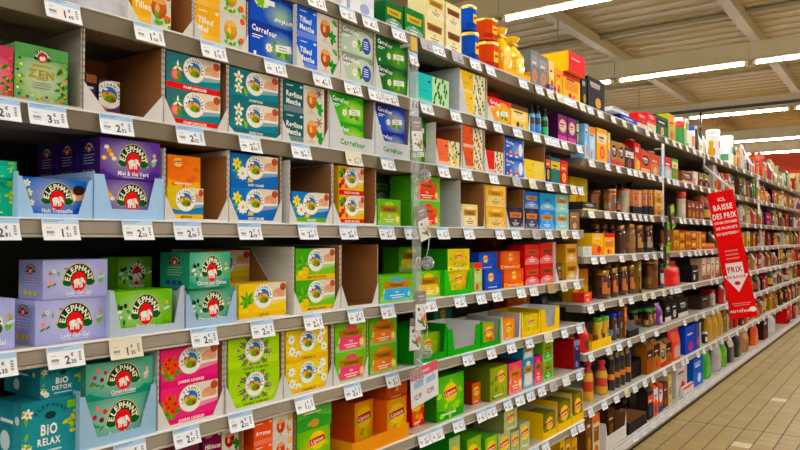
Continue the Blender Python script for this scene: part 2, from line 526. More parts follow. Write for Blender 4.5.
def art_twin(W, bg, panel, gold='#c79a2e', fruit=None, light=False):
    A = Art(W)
    A.rect(0, 0, W, 1, bg)
    A.ell(W * .5, .1, W * .5, .3, mixc(bg, '#ffffff', .2), 16)
    if panel:
        A.poly([(W * .16, .08), (W * .84, .08), (W * .9, .2), (W * .84, .6), (W * .16, .6), (W * .1, .2)], panel)
        A.ell(W * .5, .82, W * .2, .1, panel, 12)
    A.poly([(W * .13, .5), (W * .87, .5), (W * .9, .76), (W * .1, .76)], gold)
    A.text('TWININGS', W * .5, .56, .155, '#3a2408', 0, 'c', min(1.0, W * .62 / .95))
    c = '#f6f2e8' if not light else '#6a5a3a'
    A.text('TEA', W * .5, .32, .1, c, 0, 'c'); A.rect(W * .28, .22, W * .44, .035, c); A.rect(W * .34, .14, W * .32, .03, c)
    if fruit:
        A.ell(W * .86, .26, .16, .17, fruit, 12); A.ell(W * .86, .26, .1, .11, mixc(fruit, '#ffffff', .45), 10)
        A.leaf(W * .1, .3, .25, .1, 70, '#c8df8a')
    return A

def art_lip(W, bg, acc, leafc='#5fae2f', cx=.62, cy=.62, r=.25, low=None):
    A = Art(W)
    A.rect(0, 0, W, 1, bg)
    glow(A, W * cx, cy - .1, W * .6, .65, bg, acc, .7)
    if low: A.poly([(0, 0), (W, 0), (W, .22), (W * .5, .14), (0, .26)], low)
    for k in range(11): A.leaf(W * (.1 + .8 * ((k * .37) % 1)), .1 + .85 * ((k * .53) % 1), .24, .12, 67 * k, mixc(leafc, acc, (k % 3) * .35))
    rx, ry = min(r * 1.45, W * .4), r * 1.08
    A.ell(W * cx, cy, rx, ry, '#f8d61e', 18)
    A.poly([(W * cx - rx * .98, cy + r * .22), (W * cx + rx * .86, cy + r * .5), (W * cx + rx * .98, cy - r * .22), (W * cx - rx * .86, cy - r * .5)], '#c9161d')
    A.text('Lipton', W * cx, cy - r * .22, r * .62, '#fdfaf2', 6, 'c', .85 * rx / (r * 1.05))
    A.rect(W * .2, .1, W * .5, .05, mixc(bg, '#ffffff', .6))
    return A

def art_two(W, col, kind='leaf', split=.5, base='#e9e2c4', top=None):
    A = Art(W)
    A.rect(0, 0, W, 1, base)
    r = random.Random(int(sum(lin(col)) * 1000))
    for k in range(17):
        x, y = W * split + W * (1 - split) * (.12 + .8 * ((k * .382) % 1)), .06 + .9 * ((k * .271) % 1)
        if kind == 'lemon' and k % 3 == 0: A.ell(x, y, .1, .085, '#f1c21f', 10, rot=40)
        elif kind == 'rose' and k % 3 == 0: A.ell(x, y, .075, .07, '#d2392e', 10)
        elif kind != 'none': A.leaf(x - .06, y - .03, .22, .11, 20 + 120 * r.random(), ['#1f4a2a', '#2d6a35', '#3f8f3a'][k % 3])
    A.rect(0, 0, W * split, 1, col)
    A.rect(0, 0, W * split, .16, mixc(col, base, .55))
    A.ell(W * split * .8, .78, .05, .045, '#4a2a1a', 8); A.ell(W * split * .72, .75, .035, .03, '#4a2a1a', 8)
    A.rect(W * split * .15, .42, W * split * .5, .025, mixc(col, '#301808', .5))
    return A

def art_plain(W, bg, acc, acc2, seed=1, txt=None, tc=None):
    A = Art(W); r = random.Random(seed)
    m = min(1, W)
    A.rect(0, 0, W, 1, bg)
    t = r.randrange(6)
    dk = mixc(bg, '#000000', .35)
    if t == 0:
        A.rect(0, .56, W, .3, acc); A.ell(W * .5, .3, .26 * m, .2, acc2, 12); A.ell(W * .5, .3, .16 * m, .12, mixc(acc2, bg, .5), 10)
    elif t == 1:
        A.poly([(0, 0), (W, 0), (W, .35), (0, .55)], acc); A.ell(W * .6, .26, .24 * m, .17, acc2, 12); A.rect(W * .12, .74, W * .6, .12, mixc(acc, '#ffffff', .3))
    elif t == 2:
        A.ell(W * .5, .6, W * .4, .25, acc, 14); A.ell(W * .5, .6, W * .28, .16, mixc(acc, '#ffffff', .25), 12); A.rect(0, 0, W, .22, acc2)
    elif t == 3:
        A.rect(0, .8, W, .2, acc2); A.rect(W * .12, .34, W * .76, .36, acc); A.ell(W * .4, .16, .16 * m, .12, acc2, 10); A.ell(W * .62, .14, .14 * m, .1, mixc(acc2, acc, .5), 10)
    elif t == 4:
        A.poly([(0, 1), (0, .5), (W * .5, .62), (W, .42), (W, 1)], acc); A.ell(W * .5, .24, .28 * m, .18, mixc(acc2, bg, .25), 12); A.leaf(W * .3, .16, .3 * m, .12, 40, acc2)
    else:
        A.rect(W * .68, 0, W * .32, 1, acc); A.ell(W * .36, .3, .2 * m, .18, acc2, 12); A.ell(W * .84, .7, .09 * m, .08, acc2, 8)
    tc = tc or mixc(acc2, '#ffffff' if sum(lin(acc)) < 1.1 else '#20140c', .55)
    if txt: A.text(txt, W * .5, .66, .2 * min(1, W * 1.1), tc, 0, 'c')
    else:
        y = .62 + .12 * r.random()
        A.rect(W * .18, y, W * .5, .06, tc); A.rect(W * .24, y - .08, W * .34, .028, dk)
    return A

def art_bio(W, bg, txt1, txt2):
    A = Art(W)
    A.rect(0, 0, W, 1, bg)
    A.rect(0, .72, W, .28, mixc(bg, '#2a6f7c', .3))
    A.flower(W * .1, .8, .1, '#f5f2e2', '#d5a42d', 6); A.flower(W * .08, .2, .1, '#f7f4ea', '#e1b02d', 9); A.flower(W * .14, .1, .09, '#f7f4ea', '#e1b02d', 9)
    for k in range(5): A.leaf(W * .06, .25 + .1 * (k % 2) + .5 * (k > 2), .14, .06, 70 * k, '#86b03c')
    for k in range(8): A.leaf(W * (.84 + .02 * (k % 4)), .38 + .05 * k, .14, .07, 50 * k, '#9cbf3f' if k % 2 else '#d5c84a')
    A.rect(W * .8, .8, W * .15, .13, '#7fbf3a')
    A.arc('ELEPHANT', W * .5, .68, .26, .2, 160, 20, .09, '#1d3a40')
    A.ell(W * .5, .73, .1, .07, '#1d3a40', 10)
    A.text(txt1, W * .48, .4, .26, '#eef6f4', 0, 'c', .9 * min(1, W * .75)); A.text(txt2, W * .48, .22, .17, '#eef6f4', 0, 'c', min(1, W * .7))
    A.rect(W * .3, .1, W * .4, .03, '#cfe4e4')
    return A

def art_zen(W, bg, low, txt):
    A = Art(W)
    A.rect(0, 0, W, 1, bg)
    glow(A, W * .5, .4, W * .55, .52, bg, low, .95, 14)
    for k in range(26):
        e = k % 2
        A.leaf(W * ((.02 + .05 * (k % 3)) if e else (.86 + .05 * (k % 3))), .04 + .033 * k * (1 if k < 22 else .3), .13, .06, 53 * k, ['#3c8a35', '#6fae45', '#2f6f2c', '#8fb858'][k % 4])
    for k in range(16):
        A.ell(W * ((.05 + .03 * (k % 3)) if k % 2 else (.88 + .03 * (k % 3))), .06 + .052 * k, .026, .024, ['#ef6a2e', '#3a3f7a', '#f0a23a', '#f2e2c0'][k % 4], 8)
    for k in range(9): A.ell(W * (.14 + .09 * k), .05 + .03 * (k % 3), .028, .024, ['#ef7a3a', '#35406e', '#e8c24a', '#6fae45'][k % 4], 8)
    A.rect(0, .78, W, .22, mixc(bg, '#0f5a2a', .25))
    dome(A, W * .5, .8, .15, .15)
    A.rect(W * .32, .64, W * .36, .03, '#b8a04a')
    A.text(txt, W * .5, .44, .2, '#b3993a', 0, 'c', 1.1)
    A.ell(W * .5, .43, .12, .025, '#b3993a', 10, 200, 340)
    bars(A, W * .3, .34, W * .4, 3, '#8a9a7a', .018, .045)
    return A

def art_end(W, bg, acc):
    """narrow end of a tea box: small emblem, lines and marks"""
    A = Art(W)
    A.rect(0, 0, W, 1, bg)
    dome(A, W * .5, .74, W * .2, .17)
    for k in range(4): A.rect(W * .25, .58 - .07 * k, W * (.5 - .06 * (k % 2)), .022, mixc(bg, '#ffffff', .35))
    for k in range(3): A.rect(W * (.22 + .2 * k), .1, W * .13, .12, acc)
    return A

ARTF = dict(ele=art_elephant, tis=art_tis, cup=art_cup, shop=art_shop, twin=art_twin, lip=art_lip, two=art_two, plain=art_plain, bio=art_bio, zen=art_zen, end=art_end)
# ------------------------------------------------------------------ the hall: floor, ceiling, wall, lights
def build_hall():
    # floor: grout bed, 300 tiles that show largest as parts, the rest of the laid tiles as one part, smooth beyond
    bed = MB(); bed.add([(-6, -3, -.003), (9, -3, -.003), (9, 30, -.003), (-6, 30, -.003)], [(0, 1, 2, 3)], '#2e2716', 'tile')
    floor = structure('floor', bed.build('floor'))
    P = .1
    tones = ['#a5905a', '#a28c57', '#a9935d', '#a08a55', '#a38e59']
    var = []
    for c in tones + ['#d3c7a8']:
        t = MB(); t.box(.0032, P - .0032, .0012, P - .0012, -.009, .0, c, .0016, 'tile'); var.append(t.build('tile'))
    rest = MB()
    r = random.Random(3)
    tv = lambda: [(.0032, .0012), (P - .0032, .0012), (P - .0032, P - .0012), (.0032, P - .0012)]
    cells = [(i, j) for i in range(0, 30) for j in range(0, 150)]
    X0 = -1.205
    def seen(i, j):
        x, y = X0 + (i + .5) * P, (j + .5) * P
        Z = y * math.cos(YAW) - x * math.sin(YAW); Xc = x * math.cos(YAW) + y * math.sin(YAW)
        if Z < .5: return None
        px, py = 400 + FPX * Xc / Z, 238 + FPX * EYE / Z
        return Z if px < 806 and py < 456 else None
    vis = sorted([(seen(*c), c) for c in cells if seen(*c)])[:300]
    near = {c for _, c in vis}
    for i, j in cells:
        x, y = X0 + i * P, j * P
        if y > 4.45 and y < 4.55: y += 0
        k = r.randrange(5)
        if r.random() < .004: k = 5
        if (i, j) in ((4, 41), (4, 54)): k = 5
        if (i, j) in near:
            o = add_obj('tile', var[k], floor, (x, y, 0))
        else:
            a = [(x + p, y + q, 0) for p, q in tv()]; b = [(p[0], p[1], -.008) for p in a]
            rest.add(a + b, [(0, 1, 2, 3), (0, 4, 5, 1), (1, 5, 6, 2), (2, 6, 7, 3), (3, 7, 4, 0)], (tones + ['#d3c7a8'])[k], 'tile')
    o = add_obj('tile_field', rest.build('tile_field'), floor); o['kind'] = 'stuff'
    jn = MB(); jn.box(-1.2, 1.8, 4.496, 4.504, -.004, .0006, '#4a3f2a', .0005, 'tile')
    add_obj('expansion_joint', jn.build('expansion_joint'), floor)
    far = MB(); far.add([(-6, 15, -.0005), (9, 15, -.0005), (9, 30, -.0005), (-6, 30, -.0005)], [(0, 1, 2, 3)], '#ae9566', 'tile')
    far.add([(1.795, -3, -.0005), (9, -3, -.0005), (9, 15, -.0005), (1.795, 15, -.0005)], [(0, 1, 2, 3)], '#ae9566', 'tile')
    add_obj('distant_floor', far.build('distant_floor'), floor)

    # ceiling: ribbed sheet, beams along the aisle, cross girders
    ZC = 4.35
    c = MB(); vs, fs = [], []
    y = -4.0; k = 0
    prof = [(0, 0), (.14, 0), (.165, .018), (.315, .018), (.34, 0)]
    ys = []
    while y < 26:
        for dy, dz in prof[:4]: ys.append((y + dy, ZC + dz))
        y += .34
    for yy, zz in ys: vs += [(-12, yy, zz), (9, yy, zz)]
    for i in range(len(ys) - 1): fs.append((2 * i, 2 * i + 2, 2 * i + 3, 2 * i + 1))
    c.add(vs, fs, '#a88e54', 'deck')
    ceil = structure('ceiling', c.build('ceiling'))
    bm = MB(); bm.box(-.075, .075, -4, 26, ZC - .16, ZC - .002, '#a08a58', .004, 'deck'); bmm = bm.build('roof_beam')
    sl = MB(); sl.box(-.1, .1, -.045, .045, -.012, .012, '#4a3f2c', .003, 'deck'); slm = sl.build('slot')
    for k in range(-3, 4):
        b = add_obj('roof_beam', bmm, ceil, (-1.95 + 2.12 * k, 0, 0))
    gd = MB(); gd.box(-12, 9, -.05, .05, ZC - .06, ZC - .002, '#7d6a42', .004, 'deck'); gdm = gd.build('cross_girder')
    for y in (3.9, 7.35, 10.9, 14.8, 18.2): add_obj('cross_girder', gdm, ceil, (0, y, 0))
    w = MB(); w.box(-12, 9, 24, 24.2, 0, 3.72, '#c8431e', .01, 'wall')
    wall = structure('wall_back', w.build('wall_back'))
    w2 = MB(); w2.box(-12, 9, 23.96, 24.2, 3.722, 4.42, '#a88d58', .01, 'wall')
    add_obj('upper_wall_band', w2.build('upper_wall_band'), wall)

    # fluorescent rows across the aisle: trunk, reflector, tubes
    TL, PITCHX, ZL = 1.5, 1.64, EYE + 2.1
    tr = MB(); tr.box(-.819, .819, -.036, .036, .024, .25, '#a5936a', .004, 'paint'); trm = tr.build('trunking')
    rf = MB()
    for sg in (-1, 1):
        rf.add([(-.819, sg * .037, .05), (.819, sg * .037, .05), (.819, sg * .062, .03), (-.819, sg * .062, .03),
                (-.819, sg * .037, .053), (.819, sg * .037, .053), (.819, sg * .064, .033), (-.819, sg * .064, .033)],
               [(0, 1, 2, 3), (7, 6, 5, 4), (3, 2, 6, 7), (0, 4, 5, 1)], '#9c8f72', 'paint')
    rfm = rf.build('reflector')
    tu = MB(); tu.lathe([(.0155, -TL / 2, '#ffffff'), (.0155, TL / 2, '#ffffff')], 8, 'emit')
    tu.v = [(z, y_, x_) for x_, y_, z in tu.v]
    tum = tu.build('fluorescent_tube')
    cp = MB(); cp.box(-.02, .02, -.022, .022, -.022, .0235, '#b9a98a', .003, 'plastic'); cpm = cp.build('lamp_holder')
    rod = MB(); rod.tube([(0, 0, .25), (0, 0, 4.35 - ZL)], .006, '#6a5f4a', 'paint'); rodm = rod.build('suspension_rod')
    rows = [-4.2, -.9, 2.6, 6.0, 9.25, 12.9, 16.7, 19.3]
    names = ['row far behind the viewer', 'row behind the viewer', 'row overhead', 'row over the yellow tea bags', 'second row above the coffee shelves', 'third row above the coffee shelves', 'fourth row above the coffee shelves', 'fifth row above the coffee shelves', 'last row by the orange wall']
    cols = ['over the shelving tops', 'one tube in from the shelving', 'over the aisle', 'past the aisle', 'well beyond the aisle', 'at the outer end']
    for ri, y in enumerate(rows):
        for k in range(-3, 6):  # the last two columns are unseen tubes added to brighten the shelf fronts
            x = -2.37 + PITCHX * k
            if ri > 4 and k > 3: continue
            e = add_obj('ceiling_light', None, None, (x, y, ZL))
            pos = ['third tube behind the shelving', 'second tube behind the shelving', 'first tube behind the shelving', 'tube above the shelving', 'tube above the aisle', 'second tube across the aisle', 'third tube across the aisle', 'unseen fourth tube added for front light', 'unseen fifth tube added for front light'][k + 3]
            tag(e, f'long fluorescent strip light, {pos}, {names[ri]}', 'light', 'fluorescent ceiling strip lights')
            add_obj('trunking', trm, e); add_obj('reflector', rfm, e); add_obj('fluorescent_tube', tum, e)
            for sx in (-.77, .77): add_obj('lamp_holder', cpm, e, (sx, 0, 0))
            if k % 2: add_obj('suspension_rod', rodm, e)
    ct = MB(); ct.box(-6, 3.2, -.022, .022, 0.0, .05, '#1c1a18', .01, 'plastic')
    o = add_obj('cable_tray', ct.build('cable_tray'), None, (0, 12.8415, ZL + .085)); tag(o, 'long black cable tray along the third row of strip lights', 'cable tray')
    pp = MB(); pp.tube([(0, 0, 0), (0, 0, .62)], .018, '#191714', 'plastic', 8)
    o = add_obj('hanging_pole', pp.build('hanging_pole'), None, (-2.93, 12.8, ZL - .546)); tag(o, 'short black pole hanging under the third light row behind the tubs', 'pole')

# ------------------------------------------------------------------ shelving
def build_shelves():
    L = BAY - .003
    def shelf_mesh(dp):
        s = MB()
        s.box(0, L, .0125, .09, -.034, 0, '#857b6d', .002, 'paint', faces={'z+': '#c6c0b4'})  # underside coloured darker than the top, shade painted into the steel
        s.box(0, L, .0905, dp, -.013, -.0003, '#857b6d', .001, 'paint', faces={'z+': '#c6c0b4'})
        return s.build('shelf')
    s1 = shelf_mesh(.45)
    r_ = MB()
    r_.box(0, L, .0, .0122, -.029, -.004, '#9d9485', .002, 'paint')
    r_.box(0, L, -.003, .0124, -.0038, .0, '#eceae6', .0012, 'paint')
    r_.box(0, L, -.003, .0118, -.034, -.0292, '#b3aa9b', .0012, 'paint')
    rm = r_.build('price_rail')
    r_ = MB()                      # upper shelves: rail leaned in at its foot and tinted darker to imitate shade
    r_.slab([(0, -.004), (.0122, -.004), (.0122, -.034), (.0112, -.034)], 'x', 0, L, '#8d8475', 'paint')
    r_.box(0, L, -.003, .0124, -.0038, .0, '#e2e0da', .0012, 'paint')
    rmu = r_.build('price_rail')
    b_ = MB(); b_.slab([(.2, -.0345), (.45, -.0345), (.45, -.09), (.42, -.09)], 'x', 0, .003, '#8d8272', 'paint'); bmsh = b_.build('bracket')
    p_ = MB(); p_.box(0, L, .452, .47, .05, 1.86, '#211c17', .002, 'paint'); pm = p_.build('back_panel')  # near-black colour stands in for the shade deep inside the shelves
    u_ = MB(); u_.box(-.02, .02, .446, .451, .0, 1.86, '#211c17', .001, 'paint'); um = u_.build('upright')
    f_ = MB(); f_.box(0, L, .03, .44, .0, .045, '#6b5a48', .003, 'paint')
    f_.box(0, L, .0125, .06, .0, .0495, '#9a8b76', .003, 'paint'); fm = f_.build('plinth')
    br = MB(); br.box(0, L, -.004, .0122, -.058, -.0005, '#b4ada2', .006, 'paint')
    br.box(0, L, -.0075, -.0045, -.05, -.012, '#dcdadc', .001, 'plastic'); brm = br.build('price_rail')
    names = ['before the frame', 'holding the tea boxes of the first stretch', 'holding the tea boxes of the second stretch', 'with the copper coffee tins', 'behind the green hanging packs', 'behind the red hanging banner',
             'first past the red banner', 'second past the red banner', 'third past the red banner', 'fourth past the red banner', 'last before the orange wall']
    for k in range(-2, 8):
        y0 = RUN_SPLIT + BAY * k
        e = add_obj('shelving_bay', None, None, (-D0, y0 + .0015, 0), math.pi / 2)
        tag(e, 'grey steel gondola shelving bay ' + names[k + 3], 'shelving', 'bays of the long shelving run')
        add_obj('back_panel', pm, e); add_obj('plinth', fm, e)
        add_obj('upright', um, e, (.021, 0, 0)); add_obj('upright', um, e, (L - .021, 0, 0))
        near = k < 0
        for key in ('ABCDEFGHI' if near else ['A', 'fB', 'fC', 'fD', 'fE', 'fF', 'fG', 'fH']):
            s = add_obj('shelf', s1, e, (0, 0, ZS[key]))
            add_obj('price_rail', brm if key in ('I', 'fH') else (rmu if key in ('A', 'B', 'C', 'fB', 'fC') else rm), s)
            if key not in ('I', 'fH'):
                add_obj('bracket', bmsh, s, (.001, 0, 0)); add_obj('bracket', bmsh, s, (L - .004, 0, 0))

# ------------------------------------------------------------------ goods
ABOVE = dict(B='A', C='B', D='C', E='D', F='E', G='F', H='G', I='H', fB='A', fC='fB', fD='fC', fE='fD', fF='fE', fG='fF', fH='fG')
def room(shelf, z):
    """keep a height below the folded edge of the shelf above"""
    a = ABOVE.get(shelf)
    return z if a is None else min(z, ZS[a] - .0375)
TOP = {}
ITEMS = []                     # (shelf, run0, run1, short description) for the price tags
CARTONS = []
CACHE = {}
def seat(o, run, sb, z, rz=0.0):
    o.location = (-(D0 + sb), run, z); o.rotation_euler = (0, 0, math.pi / 2 + rz)

def art_for(art, W):
    return ARTF[art[0]](W, *art[1:])

def box_mesh(W, H, D, art, body, side=None, merged=False):
    W, H, D = round(W, 3), round(H, 3), round(D, 3)
    k = ('box', W, H, D, repr(art), repr(body), repr(side), merged)
    if k not in CACHE:
        b = MB(); b.box(-W / 2, W / 2, 0, D, 0, H, body, .0012, 'card')
        b.box(-W / 2 + .002, W / 2 - .002, D * .48, D * .52, H, H + .0003, mixc(body, '#000000', .15), .0001, 'card')
        p = MB(); art_for(art, W / H).put(p, W, H)
        if side: art_for(side, D / H).put(p, W, H, face='x-')
        if merged:
            b.add(p.v, p.f, p.c, 'card'); CACHE[k] = (b.build('pack'), None)
        else:
            CACHE[k] = (b.build('pack'), p.build('front_print'))
    return CACHE[k]

POS = {1: [''], 2: ['lower ', 'upper '], 3: ['bottom ', 'middle ', 'top '], 4: ['bottom ', 'second ', 'third ', 'top ']}
def pack(shelf, x0, x1, ytop, art, desc, d=.07, sb=.02, on=None, n=1, h=None, body=None, side=None, c=0, rows=1, rz=0, kind='tea_box', cat='tea box', up=None, merged=False, grp=None):
    """one pack, or a stack of n alike ones, standing on a shelf (or on another pack)"""
    ym = (ytop if ytop is not None else 0) + 12
    if c and sb == .02: sb = .0102
    r0, r1 = hit(x0, ym, sb)[0], hit(x1, ym, sb)[0]
    zb = TOP[on] if on is not None else ZS[shelf] + (.0028 if c else .0005)
    zt = hit(x0, ytop, sb)[1] if ytop is not None else zb + h * n
    if h: zt = zb + h * n
    zt = room(shelf, zt)
    H = (zt - zb) / n - .0006
    if H < .012: print('LOW PACK', desc, shelf, round(H, 3)); H = .03
    lim = RUN_SPLIT - .004 if shelf in 'BCDEFGHI' else 99
    low = RUN_SPLIT + .006 if shelf[0] == 'f' else -99
    r0, r1 = max(r0, low), min(r1, lim)
    if cat != 'tea box' and r1 - r0 > .27: r0 = r1 - .27
    if c:                      # keep it between the walls of its carton
        m_ = (hit(x0, ym, .006)[0] + hit(x1, ym, .006)[0]) / 2
        ct = [k for k in CARTONS if k[0] == shelf and k[1] < m_ < k[2]]
        if ct:
            a_, b_ = ct[-1][1] + .0036, ct[-1][2] - .0036
            if r1 - r0 > b_ - a_: r0, r1 = a_, b_
            elif r1 > b_: r0, r1 = r0 - (r1 - b_), b_
            elif r0 < a_: r0, r1 = a_, r1 + (a_ - r0)
            d = min(d, (ct[-1][3] + ct[-1][4] - .0035 - sb) / rows - .003)
    if r1 - r0 < .02:
        print('NARROW', desc, round(r1 - r0, 3)); r0, r1 = (r0 - .03, r0) if r1 >= lim - .03 else (r0, r0 + .03)
    W = r1 - r0 - .001
    bd = body or art[1]
    me, pr = box_mesh(W, H, d, art, bd, side, merged)
    o = None
    for q in range(rows):
        for i in range(n):
            o = add_obj(kind, me)
            jit = 0 if q == 0 and i == 0 else RND.uniform(-.004, .004)
            seat(o, (r0 + r1) / 2, sb + q * (d + .003) + abs(jit) * .4, zb + i * (H + .0006), rz)
            pos = up if up is not None else POS[n][i]
            lab = f"{pos}{desc} on the {WORD[shelf]} shelf"
            if q: lab = f"{pos}{desc}, {['', 'one row back', 'two rows back', 'three rows back'][q]}"
            tag(o, lab, cat, grp or f'{cat}s on the {WORD[shelf]} shelf')
            if pr: add_obj('front_print', pr, o)
            TOP[o] = zb + (i + 1) * (H + .0006)
    ITEMS.append((shelf, r0, r1, desc))
    return o

def carton(shelf, x0, x1, ytop, desc, out='#cfcac2', inn='#8a5a30', at=0, d=.2, sb=.006, fh=.36, fa=0, fw=.17, lip=.03, sc=0, sf=1.0, bh=1.0, fr=None, kind='display_carton', cat='carton', m='kraft', txt=None):
    """open shelf-ready carton: base, two sides, back and a cut-away front"""
    ym = ytop + 20
    r0, r1 = hit(x0, ym, sb)[0], hit(x1, ym, sb)[0]
    z0 = ZS[shelf] + .0003
    zt = room(shelf, hit(x1 if at else x0, ytop, sb)[1])
    W, H, T = r1 - r0 - .001, zt - z0, .0022
    CARTONS.append((shelf, r0, r1, sb, d))
    e = add_obj(kind, None); seat(e, (r0 + r1) / 2, sb, z0)
    tag(e, f"{desc} on the {WORD[shelf]} shelf", cat, f'open cartons on the {WORD[shelf]} shelf')
    b = MB(); b.box(-W / 2 + T, W / 2 - T, T, d - T, 0, T, inn, .0004, m); add_obj('base_panel', b.build('base_panel'), e)
    b = MB(); b.slab([(-W / 2, 0), (W / 2, 0), (W / 2, H * bh), (-W / 2, H * bh)], 'y', d - T, d, inn, m, out); add_obj('back_panel', b.build('back_panel'), e)
    for sg in (-1, 1):
        pts = [(T, 0), (d - T, 0), (d - T, H * bh), (max(T, sc * d), H)] + ([(T, sf * H)] if sc else [])
        b = MB()
        a0, a1 = (-W / 2, -W / 2 + T) if sg < 0 else (W / 2, W / 2 - T)
        b.slab(pts, 'x', a0, a1, out, m, inn)
        # a fold line and the torn perforation along the front edge
        nT = 12
        for q in range(nT):
            zz = H * sf * (q + .3) / nT
            b.box(min(a0, a1) + .0002, max(a0, a1) - .0002, T - .0012, T + .0004, zz, zz + H * sf * .35 / nT, '#b08a62', .0002, m)
        add_obj('side_panel', b.build('side_panel'), e)
    w, f1, f2 = W / 2, W * fa, W * fw
    f3 = f2 if fr is None else W * fr
    pts = [(-w, 0), (w, 0), (w, fh * H)] + ([(w - f1, fh * H)] if fa else []) + [(w - f3, lip * H), (-w + f2, lip * H)] + ([(-w + f1, fh * H)] if fa else []) + [(-w, fh * H)]
    b = MB(); b.slab(pts, 'y', 0, T, out, m, inn); fp = add_obj('front_panel', b.build('front_panel'), e)
    if txt:
        p = MB(); A = Art(W / H); A.text(txt[0], W / H * .5, txt[2], txt[3], txt[1], -2, 'c'); A.put(p, W, H); add_obj('front_print', p.build('front_print'), fp)
    TOP[e] = z0 + H
    return e

def round_place(shelf, x0, x1, ytop, sb, R=None, on=None):
    rm, z = hit((x0 + x1) / 2, ytop + 10, sb + .035)
    Zc = rm * math.cos(YAW) + (D0 + sb + .035) * math.sin(YAW)
    R = R or min(.055, max(.016, (x1 - x0) / 2 * Zc / FPX * 1.15))
    rm, z = hit((x0 + x1) / 2, ytop, sb + R)
    zb = TOP[on] if on is not None else ZS[shelf] + .0005
    return rm, R, zb, room(shelf, z) - zb

def jar(shelf, x0, x1, ytop, desc, body, lid, label=None, lab2=None, sb=.025, R=None, lidh=.17, lidm='plastic', m='glass', kind='coffee_jar', cat='jar', on=None, sq=.35, grp=None, shoulder=True, alt=None, lz=(.22, .72)):
    rm, R, zb, H = round_place(shelf, x0, x1, ytop, sb, R, on)
    k = ('jar', round(R, 3), round(H, 3), body, lid, label, lab2, lidh, sq, m, shoulder, lidm, lz)
    if k not in CACHE:
        hb = H * (1 - lidh)
        f = (lambda a: label if abs(a) < 1.15 else (lab2 or body)) if label else body
        g = (lambda a: (lab2 or label) if abs(a) < .5 else (label if abs(a) < 1.15 else body)) if label else body
        b = MB()
        nk = R * (.86 if shoulder else 1)
        b.lathe([(R * .93, 0, body), (R, H * .03, body), (R, hb * lz[0], f), (R, hb * (lz[0] * .5 + lz[1] * .5), g), (R, hb * lz[1], body), (R * (.97 if shoulder else 1), hb * .9, body), (nk, hb, body)], 20, m, sq=sq)
        l = MB(); rl = nk * 1.02
        l.lathe([(rl * .98, hb + .0002, lid), (rl, hb + .002, lid), (rl, H - .004, lid), (rl * .9, H, lid)], 20, lidm, sq=sq)
        CACHE[k] = (b.build('jar'), l.build('lid'))
    o = add_obj(kind, CACHE[k][0]); seat(o, rm, sb + R, zb)
    tag(o, f"{desc} on the {WORD[shelf]} shelf" if alt is None else alt, cat, grp or f'{cat}s on the {WORD[shelf]} shelf')
    add_obj('lid', CACHE[k][1], o)
    TOP[o] = zb + H
    ITEMS.append((shelf, rm - R, rm + R, desc))
    return o

def bottle(shelf, x0, x1, ytop, desc, bands, cap, sb=.03, R=None, m='plastic', capf=.12, kind='bottle', cat='bottle', waist=.0, neck=.42):
    """bands: colours from the foot up"""
    rm, R, zb, H = round_place(shelf, x0, x1, ytop, sb, R)
    hb = H * (1 - capf)
    k = ('bot', round(R, 3), round(H, 3), repr(bands), cap, m, waist, neck)
    if k not in CACHE:
        pr = [(R * .9, 0), (R, .03), (R, .28), (R * (1 - waist), .42), (R * (1 - waist * .4), .56), (R * .97, .66), (R * .8, .8), (R * neck, .93), (R * neck, 1.0)]
        n = len(bands)
        b = MB(); b.lathe([(r_, hb * t, bands[min(n - 1, int(t * n))]) for r_, t in pr], 18, m)
        l = MB(); l.lathe([(R * neck * 1.25, hb + .0003, cap), (R * neck * 1.25, H * .985, cap), (R * neck * 1.05, H, cap)], 14, 'plastic')
        CACHE[k] = (b.build('bottle'), l.build('cap'))
    o = add_obj(kind, CACHE[k][0]); seat(o, rm, sb + R, zb)
    tag(o, f"{desc} on the {WORD[shelf]} shelf", cat, f'{cat}s on the {WORD[shelf]} shelf')
    add_obj('cap', CACHE[k][1], o)
    ITEMS.append((shelf, rm - R, rm + R, desc))
    return o

def tied_bag_mesh(W, H, D, seed):
    """crumpled foil bag, pinched under a flared top"""
    nu, nv = 22, 16
    rr = random.Random(seed)
    vs, fs, cs = [], [], []
    for j in range(nv + 1):
        v = j / nv
        s = 1.0 if v < .5 else (1 - .68 * min(1, (v - .5) / .3) ** 1.3 if v < .8 else .32 + .35 * (v - .8) / .2)
        for i in range(nu):
            a = 2 * math.pi * i / nu
            e = 1 / (abs(math.cos(a)) ** 4 + abs(math.sin(a)) ** 4) ** .25
            k = s * (1 + rr.uniform(-.07, .03) * (0 if j == 0 else 1))
            vs.append((W / 2 * k * .92 * e * math.cos(a) * .95, D / 2 + D / 2 * k * .9 * e * math.sin(a), v * H))
    for j in range(nv):
        for i in range(nu):
            i2 = (i + 1) % nu
            a, b, c, d = j * nu + i, j * nu + i2, (j + 1) * nu + i2, (j + 1) * nu + i
            fs += [(a, b, c), (a, c, d)]
            cs += ['#f9cc2a', '#fbd53a']
    fs.append(tuple(range(nu))[::-1]); cs.append('#f2bc20'); fs.append(tuple(nv * nu + i for i in range(nu))); cs.append('#eca616')
    b = MB(); b.add(vs, fs, cs, 'gloss'); return b.build('pouch')

